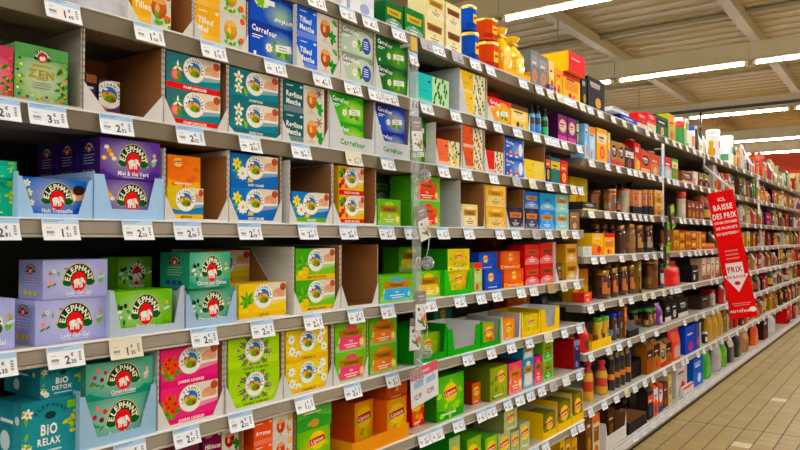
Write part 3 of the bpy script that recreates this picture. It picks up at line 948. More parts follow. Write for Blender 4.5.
def pouch_mesh(W, H, D, cols, seal=True, seed=1, m='gloss'):
    k = ('pouch', round(W, 3), round(H, 3), round(D, 3), repr(cols), seed)
    if k in CACHE: return CACHE[k]
    nu, nv = 9, 12
    rr = random.Random(seed)
    def thick(u, v):
        e = max(0.0, 1 - abs(2 * u - 1) ** 3.0)
        t = 1.0 if v < .55 else max(.0, 1 - ((v - .55) / .4) ** 1.5)
        return D / 2 * (e ** .6) * max(t, .03)
    base, acc, acc2 = cols
    def colr(u, v):
        if v > .9: return mixc(base, '#ffffff', .2)
        if .55 < v < .8 and .15 < u < .85: return acc
        if v < .42 and abs(u - .5) < .32 and v > .1: return acc2
        return base
    vs, fs, cs = [], [], []
    for side in (-1, 1):
        for j in range(nv + 1):
            for i in range(nu + 1):
                u, v = i / nu, j / nv
                wob = rr.uniform(-1, 1) * .004 * (1 if 0 < i < nu else 0)
                x = (u - .5) * W * (1 - .06 * math.sin(math.pi * v))
                vs.append((x, D / 2 + side * min(D / 2, max(.0006, thick(u, v) + wob * .6)), v * H))
    N = (nu + 1) * (nv + 1)
    for sd in (0, 1):
        for j in range(nv):
            for i in range(nu):
                a = sd * N + j * (nu + 1) + i
                f = (a, a + 1, a + nu + 2, a + nu + 1)
                fs.append(f if sd == 0 else f[::-1]); cs.append(colr((i + .5) / nu, (j + .5) / nv))
    rim = [j * (nu + 1) for j in range(nv + 1)]
    for j in range(nv):
        for e in (0, nu):
            a, b = j * (nu + 1) + e, (j + 1) * (nu + 1) + e
            f = (a, b, b + N, a + N); fs.append(f if e == 0 else f[::-1]); cs.append(base)
    for i in range(nu):
        a = nv * (nu + 1) + i; fs.append((a, a + 1, a + 1 + N, a + N)); cs.append(base)
        fs.append((i + 1, i, i + N, i + 1 + N)); cs.append(base)
    b = MB(); b.add(vs, fs, cs, m, True)
    CACHE[k] = b.build('pouch')
    return CACHE[k]

def pouch(shelf, x0, x1, ytop, desc, cols, sb=.02, d=.07, W=None, kind='pouch', cat='bag', rz=0, seed=1, on=None, c=0, m='gloss'):
    ym = ytop + 8
    r0, r1 = hit(x0, ym, sb)[0], hit(x1, ym, sb)[0]
    zb = TOP[on] if on is not None else ZS[shelf] + (.003 if c else .0008)
    H = room(shelf, hit(x0, ytop, sb)[1]) - zb
    W = W or min(r1 - r0, .26)
    o = add_obj(kind, tied_bag_mesh(W, H, d, seed) if cols is None else pouch_mesh(W, H, d, cols, seed=seed, m=m)); seat(o, (r0 + r1) / 2, sb, zb, rz)
    tag(o, f"{desc} on the {WORD[shelf]} shelf", cat, f'{cat}s on the {WORD[shelf]} shelf')
    TOP[o] = zb + H
    ITEMS.append((shelf, r0, r1, desc))
    return o

def brick_mesh(W, H, D, art, body):
    """vacuum coffee packet: block with a folded, taped top"""
    k = ('brick', round(W, 3), round(H, 3), round(D, 3), repr(art))
    if k not in CACHE:
        b = MB(); hb = H * .86
        b.box(-W / 2, W / 2, 0, D, 0, hb, body, .004, 'gloss')
        c2 = mixc(body, '#000000', .2)
        b.add([(-W / 2 + .003, .002, hb), (W / 2 - .003, .002, hb), (W / 2 - .003, D - .002, hb), (-W / 2 + .003, D - .002, hb), (-W * .38, D * .42, H * .97), (W * .38, D * .42, H * .97), (W * .38, D * .58, H * .97), (-W * .38, D * .58, H * .97)],
              [(0, 1, 5, 4), (1, 2, 6, 5), (2, 3, 7, 6), (3, 0, 4, 7), (4, 5, 6, 7)], c2, 'gloss')
        b.box(-W * .36, W * .36, D * .3, D * .7, H * .965, H, mixc(body, '#ffffff', .15), .002, 'gloss')
        A = art_for(art, W / hb); A.put(b, W, hb)
        CACHE[k] = b.build('coffee_packet')
    return CACHE[k]

def brick(shelf, x0, x1, ytop, desc, art, d=.07, sb=.02, W=None, kind='coffee_packet', cat='coffee packet'):
    ym = ytop + 8
    r0, r1 = hit(x0, ym, sb)[0], hit(x1, ym, sb)[0]
    zb = ZS[shelf] + .0005
    H = room(shelf, hit(x0, ytop, sb)[1]) - zb
    W = W or r1 - r0 - .002
    o = add_obj(kind, brick_mesh(W, H, d, art, art[1])); seat(o, (r0 + r1) / 2, sb, zb)
    tag(o, f"{desc} on the {WORD[shelf]} shelf", cat, f'{cat}s on the {WORD[shelf]} shelf')
    TOP[o] = zb + H
    ITEMS.append((shelf, r0, r1, desc))
    return o

def tin(shelf, x0, x1, ytop, desc, body, lid, acc, on=None, n=8, sb=.02, R=None, lip=True, up=''):
    """caddy with flat sides and a lid"""
    rm, R, zb, H = round_place(shelf, x0, x1, ytop, sb, R, on)
    k = ('tin', round(R, 3), round(H, 3), body, lid, repr(acc), n)
    if k not in CACHE:
        b = MB(); hb = H * .86
        rot = lambda a: acc[0] if abs(a) < .5 else body
        b.lathe([(R, 0, body), (R, hb * .12, lambda a: acc[1] if abs(a) < .9 else body), (R, hb * .34, rot), (R, hb * .75, body), (R, hb, body)], n, 'card', flat=True)
        l = MB(); l.lathe([(R * 1.03, hb + .0003, lid), (R * 1.03, H * .96, lid), (R * .95, H * .985, lid), (R * .6, H, lid)], n, 'metal', flat=True)
        p = MB(); w = R * .72
        p.lathe([(w * .45, 0, acc[0]), (w * .45, .0006, acc[0])], 14, 'card'); p.v = [(x, -R * math.cos(math.pi / n) - .0004 - z, hb * .56 + y) for x, y, z in p.v]
        p.add([(-w * .42, -R * math.cos(math.pi / n) - .0014, hb * .5), (w * .42, -R * math.cos(math.pi / n) - .0014, hb * .54), (w * .42, -R * math.cos(math.pi / n) - .0014, hb * .64), (-w * .42, -R * math.cos(math.pi / n) - .0014, hb * .6)], [(0, 1, 2, 3)], '#c9161d' if acc[0] == '#f2cf1e' else '#4a2c16', 'card')
        CACHE[k] = (b.build('tin'), l.build('lid'), p.build('front_print'))
    o = add_obj('tea_tin', CACHE[k][0]); seat(o, rm, sb + R, zb)
    tag(o, f"{up}{desc} on the {WORD[shelf]} shelf", 'tea tin', f'tea tins on the {WORD[shelf]} shelf')
    add_obj('lid', CACHE[k][1], o); add_obj('front_print', CACHE[k][2], o)
    TOP[o] = zb + H + .0003
    ITEMS.append((shelf, rm - R, rm + R, desc))
    return o

# ------------------------------------------------------------------ price tags on the shelf edges
TAGN = {}
def tag_mesh(paper, price, seed):
    k = ('tag', paper, price)
    if k not in CACHE:
        w, n = .033, 6
        prof = [(-.0004, 0), (-.0012, -.008), (-.0032, -.018), (-.0062, -.028), (-.0105, -.038)]
        vs, fs = [], []
        for off in (0, .0006):
            for y, z in prof: vs += [(-w, y + off, z), (w, y + off, z)]
        m = len(prof) * 2
        for i in range(len(prof) - 1):
            a = 2 * i
            fs += [(a + 2, a + 3, a + 1, a), (m + a, m + a + 1, m + a + 3, m + a + 2), (a, m + a, m + a + 2, a + 2), (a + 1, a + 3, m + a + 3, m + a + 1)]
        fs += [(0, 1, m + 1, m), (m - 2, 2 * m - 2, 2 * m - 1, m - 1)]
        b = MB(); b.add(vs, fs, paper, 'paper')
        A = Art(.066 / .038)
        blue = {'#f5f5f6': '#c3dcf2', '#f0f3f9': '#aed0f0'}.get(paper)
        W = A.W
        if blue:
            A.rect(.02, .74, W - .04, .24, blue); A.rect(.08, .9, W * .55, .03, '#5b8fc4'); A.rect(.08, .83, W * .4, .025, '#5b8fc4')
        eur, cts = price.split('.')
        A.text(eur, W * .46, .16, .5, '#4a4a50', 0, 'l', .95)
        A.text(cts, W * .62, .16, .24, '#4c4c52', 0, 'l'); A.text('\u20ac', W * .63, .48, .2, '#4c4c52')
        A.rect(W * .1, .3, W * .2, .12, '#9a9aa2'); A.rect(W * .1, .55, W * .14, .03, '#b0b0b8'); A.rect(W * .1, .22, W * .2, .03, '#b0b0b8')
        for q in range(4): A.rect(W * .84, .24 + .11 * q, W * .07, .07, '#8a8a92')
        p = MB()
        def bend(v):
            for i in range(len(prof) - 1):
                (ya, za), (yb, zb) = prof[i], prof[i + 1]
                if zb <= v <= za: return ya + (yb - ya) * (v - za) / (zb - za)
            return prof[-1][0]
        # cut the print along the bend so that it lies on the curved card
        for pts, c, Lr in A.p:
            for i in range(len(prof) - 1):
                hi_, lo_ = 1 + prof[i][1] / .038, 1 + prof[i + 1][1] / .038
                q = [(a, b_ - lo_) for a, b_ in pts]
                q = clip(q, W, hi_ - lo_)
                if len(q) >= 3:
                    v3 = [(-w + a * .038, bend(-.038 + (b_ + lo_) * .038) - .0002 - .00003 * Lr, -.038 + (b_ + lo_) * .038) for a, b_ in q]
                    p.add(v3, [tuple(range(len(v3)))], c, 'paper')
        CACHE[k] = (b.build('price_tag'), p.build('price_print'))
    return CACHE[k]

PAPER = dict(w='#f5f5f6', b='#f0f3f9', c='#e6dfc2', g='#b3b2b4', y='#b99c3e')
def tags(shelf, spec, far=False):
    """spec: list of (pixel column, price or None, paper)"""
    z = ZS[shelf]
    for px, price, pp in spec:
        yp = 238
        run = hit(px, yp, -.007)[0]
        pr = price or f"{RND.choice([1, 2, 2, 3, 4])}.{RND.choice(['25', '35', '49', '62', '79', '95', '15', '89'])}"
        me, p2 = tag_mesh(PAPER[pp], pr, 0)
        o = add_obj('price_tag', me)
        o.location = (-D0 + .0035, run, z - .0008)
        o.rotation_euler = (0, 0, math.pi / 2 + RND.uniform(-.05, .05))
        best = min((i for i in ITEMS if i[0] == shelf), key=lambda i: abs((i[1] + i[2]) / 2 - run), default=None)
        col = dict(w='white', b='white', c='cream', g='grey', y='yellow')[pp]
        near = ' '.join((best[3] if best else 'shelf goods').split()[:8])
        tag(o, f"{col} price tag under {near}, {WORD[shelf]} shelf", 'price tag', f'price tags along the {WORD[shelf]} shelf edge')
        add_obj('price_print', p2, o)
build_hall()
build_shelves()
P, K = pack, carton
KR = dict(out='#d9d6d2', inn='#a06a38')

# ================================================================== top shelf
P('A', 300, 322, None, ('plain', '#e4e4ea', '#c9cfe0', '#8aa0c8', 3), 'white tea box with pale blue pattern', h=.085)
P('A', 324, 347, None, ('plain', '#e9e9ee', '#d5d9e6', '#b0b8cc', 5), 'white tea box with grey flowers', h=.085)
P('A', 350, 374, None, ('plain', '#dfe0ec', '#eef0f6', '#a8aed0', 8), 'white tea box with lilac flowers next to the green boxes', h=.09)
P('A', 385, 403, -1, ('twin', '#0f6a34', None, '#c9b02a'), 'dark green tea box with gold name band, near one of two', d=.08, body='#0d5a2f')
P('A', 404.5, 423.5, 6, ('twin', '#127a3a', None, '#c9b02a'), 'dark green tea box with gold name band, beside the cream tins', d=.08, body='#0d5a2f')
o = P('A', 425, 444, 14, ('twin', '#e6d9a8', None, '#8a5a2a', None, True), 'cream tea box with brown name band', d=.075, n=1, up='lower ')
P('A', 427, 444.5, None, ('twin', '#e6d9a8', None, '#b08a3a', None, True), 'cream tea box with brown name band', d=.075, on=o, h=.075, up='upper ')
P('A', 446, 461.5, 24, ('twin', '#e9deb4', None, '#7a4a22', None, True), 'cream tea box beside the blue tins', d=.075, up='lower ')
P('A', 445.5, 461, None, ('twin', '#e9deb4', None, '#7a4a22', None, True), 'cream tea box beside the blue tins', d=.075, on=[k for k in TOP][-1], h=.075, up='upper ')
t = tin('A', 462, 477.5, 33, 'royal blue tea tin with yellow disc', '#1d4fb4', '#b89a4a', ('#f2cf1e', '#183f94'), up='lower ')
tin('A', 461, 475.5, 7, 'royal blue tea tin with yellow disc', '#1d4fb4', '#b89a4a', ('#f2cf1e', '#183f94'), on=t, up='upper ')
t = tin('A', 475, 498, 43, 'orange eight-sided tea tin with gold lid', '#d9591f', '#c99a3a', ('#f2cf1e', '#b8431a'), R=.043, up='lower ')
tin('A', 473.5, 497, 20.5, 'orange eight-sided tea tin with gold lid', '#d9591f', '#c99a3a', ('#f2cf1e', '#b8431a'), R=.043, on=t, up='upper ')
tr = K('A', 503.6, 530.5, 60, 'yellow card tray holding the yellow foil bags', out='#f0b818', inn='#e0a818', d=.16, fh=.55, fw=.12, lip=.5, kind='card_tray', cat='tray', m='card')
for i, (x0, x1, yt, nm) in enumerate(((505.4, 516, 24, 'near'), (516.6, 528.6, 33, 'far'))):
    b = pouch('A', x0, x1, yt, f'shiny yellow foil tea bag, {nm} one in its tray', None, sb=.0105, d=.1, seed=i + 2, c=1)
    m_ = MB(); m_.box(-.026, .026, .03, .07, (TOP[b] - ZS['A']) * .78, (TOP[b] - ZS['A']) * .84, '#c99a2a', .002, 'gloss'); add_obj('gold_tie', m_.build('gold_tie'), b)
ART_G = ('plain', '#7f8488', '#96999c', '#e98a2a', 2)
P('A', 531, 538.5, 49, ART_G, 'tall grey iced tea box, near one of two', d=.1, body='#7d8286')
P('A', 539, 547.5, 54, ART_G, 'tall grey iced tea box, far one of two', d=.1, body='#7d8286')
P('A', 549, 554, 60, ('plain', '#ecd9a0', '#e9b63a', '#b04a2a', 4), 'narrow cream and yellow biscuit box', d=.08, kind='biscuit_box', cat='biscuit box')
P('A', 549, 556, 84, ('plain', '#6a3a7a', '#8a5aa0', '#e0c8e8', 4), 'small purple packet low at the edge', d=.012, sb=.003, kind='packet', cat='packet')
y1 = P('A', 556, 562, 68, ('plain', '#f3c01c', '#e79a22', '#d33a1e', 6), 'yellow chocolate powder box, narrow one', d=.09, kind='powder_box', cat='drink powder')
y2 = P('A', 563, 580, 70, ('plain', '#f3c01c', '#f0962a', '#c8321e', 11), 'yellow chocolate powder box with orange foot', d=.09, kind='powder_box', cat='drink powder')
P('A', 568.5, 585, 50, ('plain', '#e0281c', '#d8241a', '#e8443a', 12), 'yellow box with bright red end lying on the yellow boxes', d=.17, sb=.0, on=y2, body='#f2bd1a', kind='powder_box', cat='drink powder', up='')
P('A', 581.6, 586.6, 76, ('plain', '#171310', '#241c16', '#b3842a', 1, None, '#8a7a5a'), 'black coffee box with gold picture, partly hidden one', d=.1, sb=.02, body='#15110e', kind='coffee_box', cat='coffee box')
P('A', 588, 604.5, 75, ('plain', '#171310', '#1e1813', '#d09a2e', 1, None, '#9a8a6a'), 'tall black coffee box with gold picture at its foot', d=.14, body='#15110e', kind='coffee_box', cat='coffee box')
b1 = P('A', 613, 637, 110, ('plain', '#2a3590', '#3a46a8', '#e8e8f0', 13), 'blue biscuit box lying flat', d=.13, body='#27327f', kind='biscuit_box', cat='biscuit box')
P('A', 613, 629, 106, ('plain', '#dfe4ee', '#2f6fc4', '#e8893a', 14), 'thin white, blue and orange box lying on the blue biscuit box', d=.1, on=b1, h=.022, kind='biscuit_box', cat='biscuit box', up='')
for i, (x0, x1, c) in enumerate(((638, 647, '#e6dcc0'), (647.5, 656, '#e0d3ae'))):
    z = P('A', x0, x1, 122, ('plain', c, '#e9e2cc', '#c8a878', 20 + i), ['cream biscuit box under red boxes, near one', 'cream biscuit box under red boxes, far one'][i], d=.1, kind='biscuit_box', cat='biscuit box')
    P('A', x0, x1, 112, ('plain', '#d3231c', '#c41d18', '#e8584a', 22 + i), ['bright red box on the near cream biscuit box', 'bright red box on the far cream biscuit box'][i], d=.1, on=z, kind='biscuit_box', cat='biscuit box', up='')
P('A', 656.5, 668, 114, ('plain', '#1f5a2c', '#15201a', '#d8b878', 31), 'tall green biscuit box with black disc', d=.1, kind='biscuit_box', cat='biscuit box')
P('A', 668.5, 675, 113, ('plain', '#b8b83a', '#e0a83a', '#d8442e', 33), 'tall yellow-green biscuit box', d=.1, kind='biscuit_box', cat='biscuit box')
jar('A', 676, 684, 122, 'green shaker tub with red lid', '#2f8a2c', '#d8231c', None, lidh=.22, m='plastic', kind='shaker_tub', cat='tub', sq=0, shoulder=False)
jar('A', 683, 688, 119, 'pale green tub with white label', '#9cc23a', '#e4e8d8', '#e6ddc8', lidh=.15, m='plastic', kind='shaker_tub', cat='tub', sq=0, shoulder=False)
jar('A', 687.5, 694, 126, 'white and blue tub with blue lid', '#e6e4e2', '#2540c0', '#d9893a', lidh=.2, m='plastic', kind='shaker_tub', cat='tub', sq=0, shoulder=False)
bottle('A', 694, 698, 126, 'black syrup bottle with white cap', ['#15131a', '#23222c', '#15131a'], '#e8e8e8')
bottle('A', 698.5, 702, 127, 'second black syrup bottle, next to the cream bags', ['#15131a', '#2a2a32', '#15131a'], '#202022')
pouch('A', 700.5, 704, 133, 'cream paper bag with brown foot', ('#dcc29a', '#e8d6b4', '#8a5a32'), d=.07)
pouch('A', 704.5, 709, 134, 'cream paper bag beside the yellow tin', ('#dcc29a', '#e8d6b4', '#8a5a32'), d=.07, seed=3)
jar('A', 709, 713, 140, 'slim yellow tin', '#c9a826', '#d8c23a', None, lidh=.1, m='card', kind='drink_tin', cat='tin', sq=0, shoulder=False)
for i, (x0, x1, yt, w) in enumerate(((707, 719, 130, 'near'), (720, 733, 136, 'far'))):
    jar('A', x0, x1, yt, f'large white tub with red and green label, {w} one', '#e4e4e6', '#eceef0', '#d9dcdc', '#d8483a' if i == 0 else '#2f8a4a', lidh=.14, m='plastic', kind='milk_tub', cat='tub', sq=0, shoulder=False, R=.052, sb=.03)

# ================================================================== second shelf
P('B', 84, 127, None, ('plain', '#dcdadf', '#cfcdd6', '#d6d3da', 1, None, '#c03a3a'), 'white tea box with red script', h=.08)
K('B', 128, 193.5, None if False else -12, 'white card carton with torn corners round the honey coloured boxes', **KR, at=1)
P('B', 132, 171, None, ('cup', '#efb41c', ['Tilleul'], '#c46a22', 'mixed'), 'yellow tea box with cup picture near the end', h=.074, n=2, c=1)
K('B', 194.5, 248.6, 2, 'white card carton round the yellow linden boxes', **KR, at=1, d=.16)
P('B', 196, 247, None, ('cup', '#efb423', ['Tilleul', 'Miel'], '#d9a23a', 'mixed'), 'yellow tea box with cup and vegetables', n=2, h=.073, c=1, body='#e7b12a')
BLU = ('shop', '#1f4fb8', '#123a94', '#bfe08a')
o = P('B', 249.5, 296, 18, BLU, 'blue tea box with mint leaves', d=.08, up='lower ')
P('B', 249.5, 296, None, BLU + ('Carrefour', False, None, '#f4f6fb', True), 'blue tea box standing upside down', d=.08, on=o, h=.072, up='upper ')
K('B', 296.8, 340.2, 0, 'white card carton round the blue and amber cup boxes', **KR, at=1, d=.16)
P('B', 298.4, 338.8, 2, ('cup', '#2a63cf', ['Tilleul', 'Menthe'], '#b85a1e', 'leaf'), 'blue tea box with amber cup and mint', n=2, c=1)
K('B', 340.8, 375, 18, 'white card carton round the pale green leaf boxes', **KR, at=0, d=.16, fh=.5, fr=.05)
P('B', 342.2, 373.6, 19, ('shop', '#b9cdb4', '#8c9488', '#eef4e4', 'Carrefour', False, '#3a4fb0'), 'pale green tea box with blue disc', n=2, c=1)
K('B', 375.6, 409, 30, 'white card carton round the dark green leaf boxes', **KR, at=0, d=.16, fh=.6, fw=.2, fr=.05)
P('B', 377, 407.6, 33, ('shop', '#1f6a2e', '#174f26', '#8fd04a'), 'dark green tea box with pale leaves', n=2, c=1)
P('B', 417, 449, 71, ('two', '#2fbdb8', 'leaf', .46, '#bfe3b4'), 'turquoise tea box with leafy pale green half', d=.07)
K('B', 459.5, 487, 67, 'tall white carton round the yellow leafy boxes', **KR, d=.26, fh=.97, fw=.3, out='#cdccce') if False else K('B', 459.5, 487, 67, 'tall white carton round the yellow leafy boxes', out='#cdccce', inn='#a06a38', d=.26, fh=.97, fw=.3, fr=.05)
P('B', 461, 485.6, 69, ('two', '#f4c81c', 'leaf', .5), 'yellow tea box with leafy cream half', n=2, c=1)
K('B', 487.6, 530, 84, 'brown carton round the orange and vanilla boxes', **KR, d=.22, fh=.5, fw=.15, sc=.5, sf=.35, fr=.05)
P('B', 489, 509.5, 84, ('shop', '#e87a1f', '#d84a1c', '#f6c23a', 'Carrefour'), 'orange tea box at the back of the brown carton', d=.06, sb=.13, c=1)
P('B', 489, 510, 96, ('shop', '#f0a01f', '#d9361c', '#f8d84a', 'Carrefour'), 'orange tea box with red top', c=1)
P('B', 510.6, 528, 103, ('plain', '#f0d07a', '#f4e2ae', '#5a3420', 41), 'cream vanilla tea box with dark pods', c=1)
for i, (x0, x1) in enumerate(((528.5, 533.5), (534, 540))):
    bottle('B', x0, x1, 105.5, ['dark bottle with bright blue label, near one', 'dark bottle with bright blue label, far one'][i], ['#2f8fe0', '#2f8fe0', '#10202c', '#4aa8e8', '#10151c'], '#12151a', capf=.1)
bottle('B', 541, 547.5, 109, 'dark bottle with green label', ['#2fbf6a', '#2fbf6a', '#10202c', '#3aa86a', '#10151c'], '#12151a', capf=.1)
for i, (x0, x1) in enumerate(((558, 567.3), (568, 577))):
    P('B', x0, x1 - 1.2 * i, 113.5 + 3.5 * i, ('plain', '#7a2a6a', '#d8b8a0', '#c84a9a', 52), ['purple and pink capsule box, near one', 'purple and pink capsule box, far one'][i], d=.14, body='#431a44', kind='capsule_box', cat='coffee box')
P('B', 576.4, 582.5, 120, ('plain', '#2f5a54', '#c8cfc0', '#d8c89a', 55), 'narrow dark teal box', d=.1, kind='capsule_box', cat='coffee box')

# ================================================================== third shelf
K('C', -46, 83, 22, 'large pale carton round the pink and green herbal boxes', **KR, at=1, d=.2, fh=.3, fw=.03, out='#b9b3aa') if False else K('C', -46, 83, 22, 'large pale carton round the pink and green herbal boxes', out='#bab4aa', inn='#a79c8c', at=1, d=.2, fh=.04, fw=.05)
P('C', -42, 13.4, 36, ('zen', '#d0486a', '#e8a0a8', 'ROSE'), 'pink herbal box with orange flowers', c=1, d=.06)
P('C', 14.6, 68, 41, ('zen', '#6fa866', '#d6dac2', 'ZEN'), 'green herbal box with gold lettering', c=1, d=.06)
K('C', 84, 163.5, 28, 'nearly empty brown carton with torn white corners', **KR, d=.2, fh=.36, fw=.26, at=1)
P('C', 85.8, 97, 73, ('plain', '#231a30', '#3a2a4a', '#8a5a3a', 61), 'dark narrow herbal box turned endways', sb=.05, c=1, d=.12)
P('C', 98.5, 120, 76, ('tis', '#3a2f5a', '#5a3a6a', '#c42b3a', 'FRUITS', 'fruit'), 'dark herbal box with white oval badge and red fruit', sb=.06, c=1, d=.1, h=.075)
K('C', 164.3, 228, 47, 'white carton round the grapefruit tea boxes', **KR, d=.14)
P('C', 166.4, 220.5, 50, ('tis', '#3a6f74', '#2f7f8c', '#d02f38', 'PAMPLEMOUSSE', 'grapefruit'), 'teal herbal tea box with grapefruit and red band', n=2, c=1)
K('C', 228.8, 282, 61, 'white carton round the white flower tea boxes', **KR, d=.14, fh=.12, fw=.1)
P('C', 230, 278.5, 63, ('tis', '#2f6f76', '#2a7f90', '#276a76', 'DIGESTION', 'white'), 'teal herbal tea box with white blossoms', n=2, c=1)
K('C', 282.6, 329, 76, 'white carton round the liquorice tea boxes', **KR, d=.14)
P('C', 284, 324.4, 77.5, ('cup', '#1f5a60', ['Reglisse', 'Menthe'], '#d07a34', 'anise'), 'dark teal tea box with amber cup and mint', n=2, c=1)
K('C', 329.6, 374.6, 86, 'white slant-cut carton round the bright green tea boxes', out='#d4d4d8', inn='#a88a68', d=.16, fh=.95, fw=.3, lip=.28, txt=('Carrefour', '#3f9a3c', .1, .14), fr=.05)
P('C', 331, 363.5, 87, ('shop', '#5cb82f', '#3f9a2a', '#e6ee9a'), 'bright green tea box with chamomile', n=2, c=1)
K('C', 375.4, 410, 95, 'white slant-cut carton round the dark blue tea boxes', out='#d6d8dc', inn='#a88a68', d=.16, fh=.85, fw=.24, lip=.3, txt=('Carrefour', '#3f9a3c', .1, .13), fr=.05)
P('C', 376.8, 405, 97, ('shop', '#2a50c0', '#16308a', '#e6e68a'), 'dark blue tea box with chamomile', n=2, c=1)
P('C', 406, 426, 109, ('shop', '#2f7f33', '#1f5a26', '#86c04a'), 'mid green tea box behind the hanging strip', n=2, d=.08, sb=.045)
K('C', 436, 462, 122, 'brown carton round the salmon and lemon tea box', **KR, d=.24, fh=.48, fw=.14, fr=.05)
P('C', 437, 459.5, 138, ('two', '#ef7a5a', 'lemon', .5), 'salmon tea box with lemon patterned half', c=1)
K('C', 462.6, 484.4, 120, 'white carton round the orange leafy tea boxes', out='#cfcac6', inn='#a06a38', d=.16, fh=.45, fw=.17, fr=.05)
P('C', 464, 483.4, 121.5, ('two', '#d9622a', 'rose', .5), 'orange tea box with leafy cream half', n=2, c=1)
K('C', 485, 504.8, 130, 'white carton round the red berry tea box', out='#d6d2ce', inn='#a06a38', d=.22, fh=.6, fw=.2, fr=.05)
P('C', 486, 504, 149.5, ('two', '#dc2a20', 'rose', .5), 'red tea box with berry patterned half', c=1)
P('C', 505.4, 523, 137, ('shop', '#2f63c8', '#1f4aa8', '#a8c8f0', 'Carrefour', True), 'blue tea box with two amber cups', n=2, sb=.008)
K('C', 524, 545.4, 141, 'brown carton round the plain yellow tea box', **KR, d=.2, fh=.4, fw=.1, fr=.05)
P('C', 525, 544.4, 158.5, ('two', '#f4d428', 'none', .5, '#ecd47a'), 'pale yellow tea box with two-tone front', c=1)
for x0, x1, yt, c1, c2, c3, nm in ((546, 550.5, 155, '#2a1c18', '#d8642a', '#e8b83a', 'slim black and orange tea box'), (551, 560, 157, '#2f6a72', '#e0c23a', '#3a7a4a', 'slim teal and yellow tea box'), (560.6, 567.5, 160, '#c8281e', '#e8622a', '#f0c23a', 'slim red tea box')):
    P('C', x0, x1, yt, ('plain', c1, c2, c3, 70), nm, d=.06)
P('fC', 570, 587.5, 176, ('plain', '#efc81f', '#e8d25a', '#d8862a', 72), 'yellow box set well back at the shelf end', d=.08, sb=.16, kind='coffee_box', cat='coffee box')

# ================================================================== fourth shelf
o = P('D', -30, 16, 176, ('bio', '#3fb08c', 'THE', 'VERT'), 'mint green herbal box with green badge', d=.07, sb=.024, up='lower ')
P('D', -30, 17, 157.5, ('bio', '#3fb495', 'THE', 'VERT'), 'mint green herbal box lying flat', d=.07, sb=.022, on=o, up='upper ')
BT = dict(inn='#8fb2dc', kind='card_tray', cat='tray', m='card')
K('D', 17.5, 93, 171, 'light blue tray round the blue night tea box', out='#aecdf2', **BT, d=.11, fh=.9, fa=.05, fw=.2, lip=.09)
P('D', 21.5, 86, 176, ('ele', '#2f66b8', 'Nuit Tranquille', 'night', '#2352ae'), 'blue herbal tea box with a sleeper', sb=.012, c=1)
K('D', 94, 164, 171, 'light blue tray round the purple tea boxes', out='#aecdf2', **BT, d=.3, fh=.95, fa=.13, fw=.24, lip=.22)
PUR = ('ele', '#5b3a92', 'Miel & the Vert', 'gold', '#4b2b84')
o = P('D', 98, 159, 177.5, PUR, 'purple tea box with honey flowers', sb=.012, c=1, up='lower ', body='#4a2c80', d=.075, rows=3)
P('D', 100, 160, 136, PUR, 'purple tea box with honey flowers', sb=.0102, on=o, up='upper ', body='#33205c', d=.075, rows=3, side=('end', '#35215f', '#8a7a3a'))
K('D', 165, 228.4, 148, 'white carton round the apricot and cottage tea boxes', **KR, d=.24, fh=.36)
o = P('D', 167, 203.5, 186, ('tis', '#d9c23a', '#3a7fae', '#e8b41f', 'MENTHE', 'none'), 'yellow and blue herbal tea box with oval badge', c=1, up='')
P('D', 167.5, 200.5, 153.5, ('lip', '#ee8a1f', '#e2641c', '#e07a2a', .3, .78, .13, '#f4b43a'), 'orange apricot tea box with leaf', on=o, up='')
K('D', 229.2, 282, 149, 'white carton round the blue daisy tea boxes', **KR, d=.16, fh=.36)
P('D', 231, 278, 152, ('tis', '#2f7ac2', '#2a6db8', '#2a68b4', 'NUIT CALME', 'daisy'), 'blue herbal tea box with daisies', n=2, c=1)
K('D', 290, 332.6, 160, 'half empty white carton with one blue and green box', **KR, d=.24, fh=.36)
P('D', 291.6, 329, 190.5, ('tis', '#2f7ac2', '#2a78b8', '#6aa82f', 'TRANSIT', 'daisy'), 'blue and green herbal tea box with daisy', c=1)
K('D', 333.4, 376.6, 160, 'white carton round the red fruit tea boxes', **KR, d=.24, fh=.36, fr=.05)
P('D', 339, 364, 165, ('tis', '#e0b81f', '#e8bf22', '#cf2a26', 'FRUITS ROUGES', 'fruit'), 'yellow herbal tea box with red fruit band', n=2, c=1)
LIME = ('twin', '#6fb52c', '#a8d050', '#a8792a', '#e8d23a')
P('D', 377.6, 400.6, 198.5, LIME, 'lime green tea box with brown name band', d=.07)
P('D', 374, 389, 174, ('twin', '#2f7f2f', None, '#8fb040'), 'dark green tea box set back behind the lime box', d=.035, sb=.16, n=2)
P('D', 413.5, 440, 174, ('twin', '#74b82e', '#e0522f', '#d86a2a', '#ef8a3a'), 'lime green tea box with red flavour panel', d=.09, n=2, body='#5fa82a')
K('D', 460.6, 485, 178, 'white carton round the ivory tea box', out='#c9c8cb', inn='#a06a38', d=.24, fh=.4, fw=.15, fr=.05)
P('D', 462, 477.6, 203.5, ('twin', '#e6d69a', '#efe3b8', '#b8862e', None, True), 'ivory tea box with gold name band', c=1)
P('D', 486, 505.6, 184, ('twin', '#edc060', '#f0d48a', '#d99a32', '#ef9a2a', True), 'peach tea box with orange fruit', n=2, sb=.008)
K('D', 506.4, 524.4, 187, 'white carton round the midnight blue tea box', out='#d2cfcb', inn='#a06a38', d=.22, fh=.45, fw=.18, fr=.05)
P('D', 508, 523, 206.5, ('twin', '#2a2238', '#3a3550', '#d0812e'), 'midnight blue tea box with orange name band', c=1)
o = P('D', 525, 538.4, 208, ('twin', '#232a44', '#3a4468', '#d0812e'), 'navy tea box with orange name band', up='')
P('D', 524.6, 538.2, 191, ('twin', '#1f63b8', None, '#b8862e'), 'blue tea box on the navy one', on=o, up='')
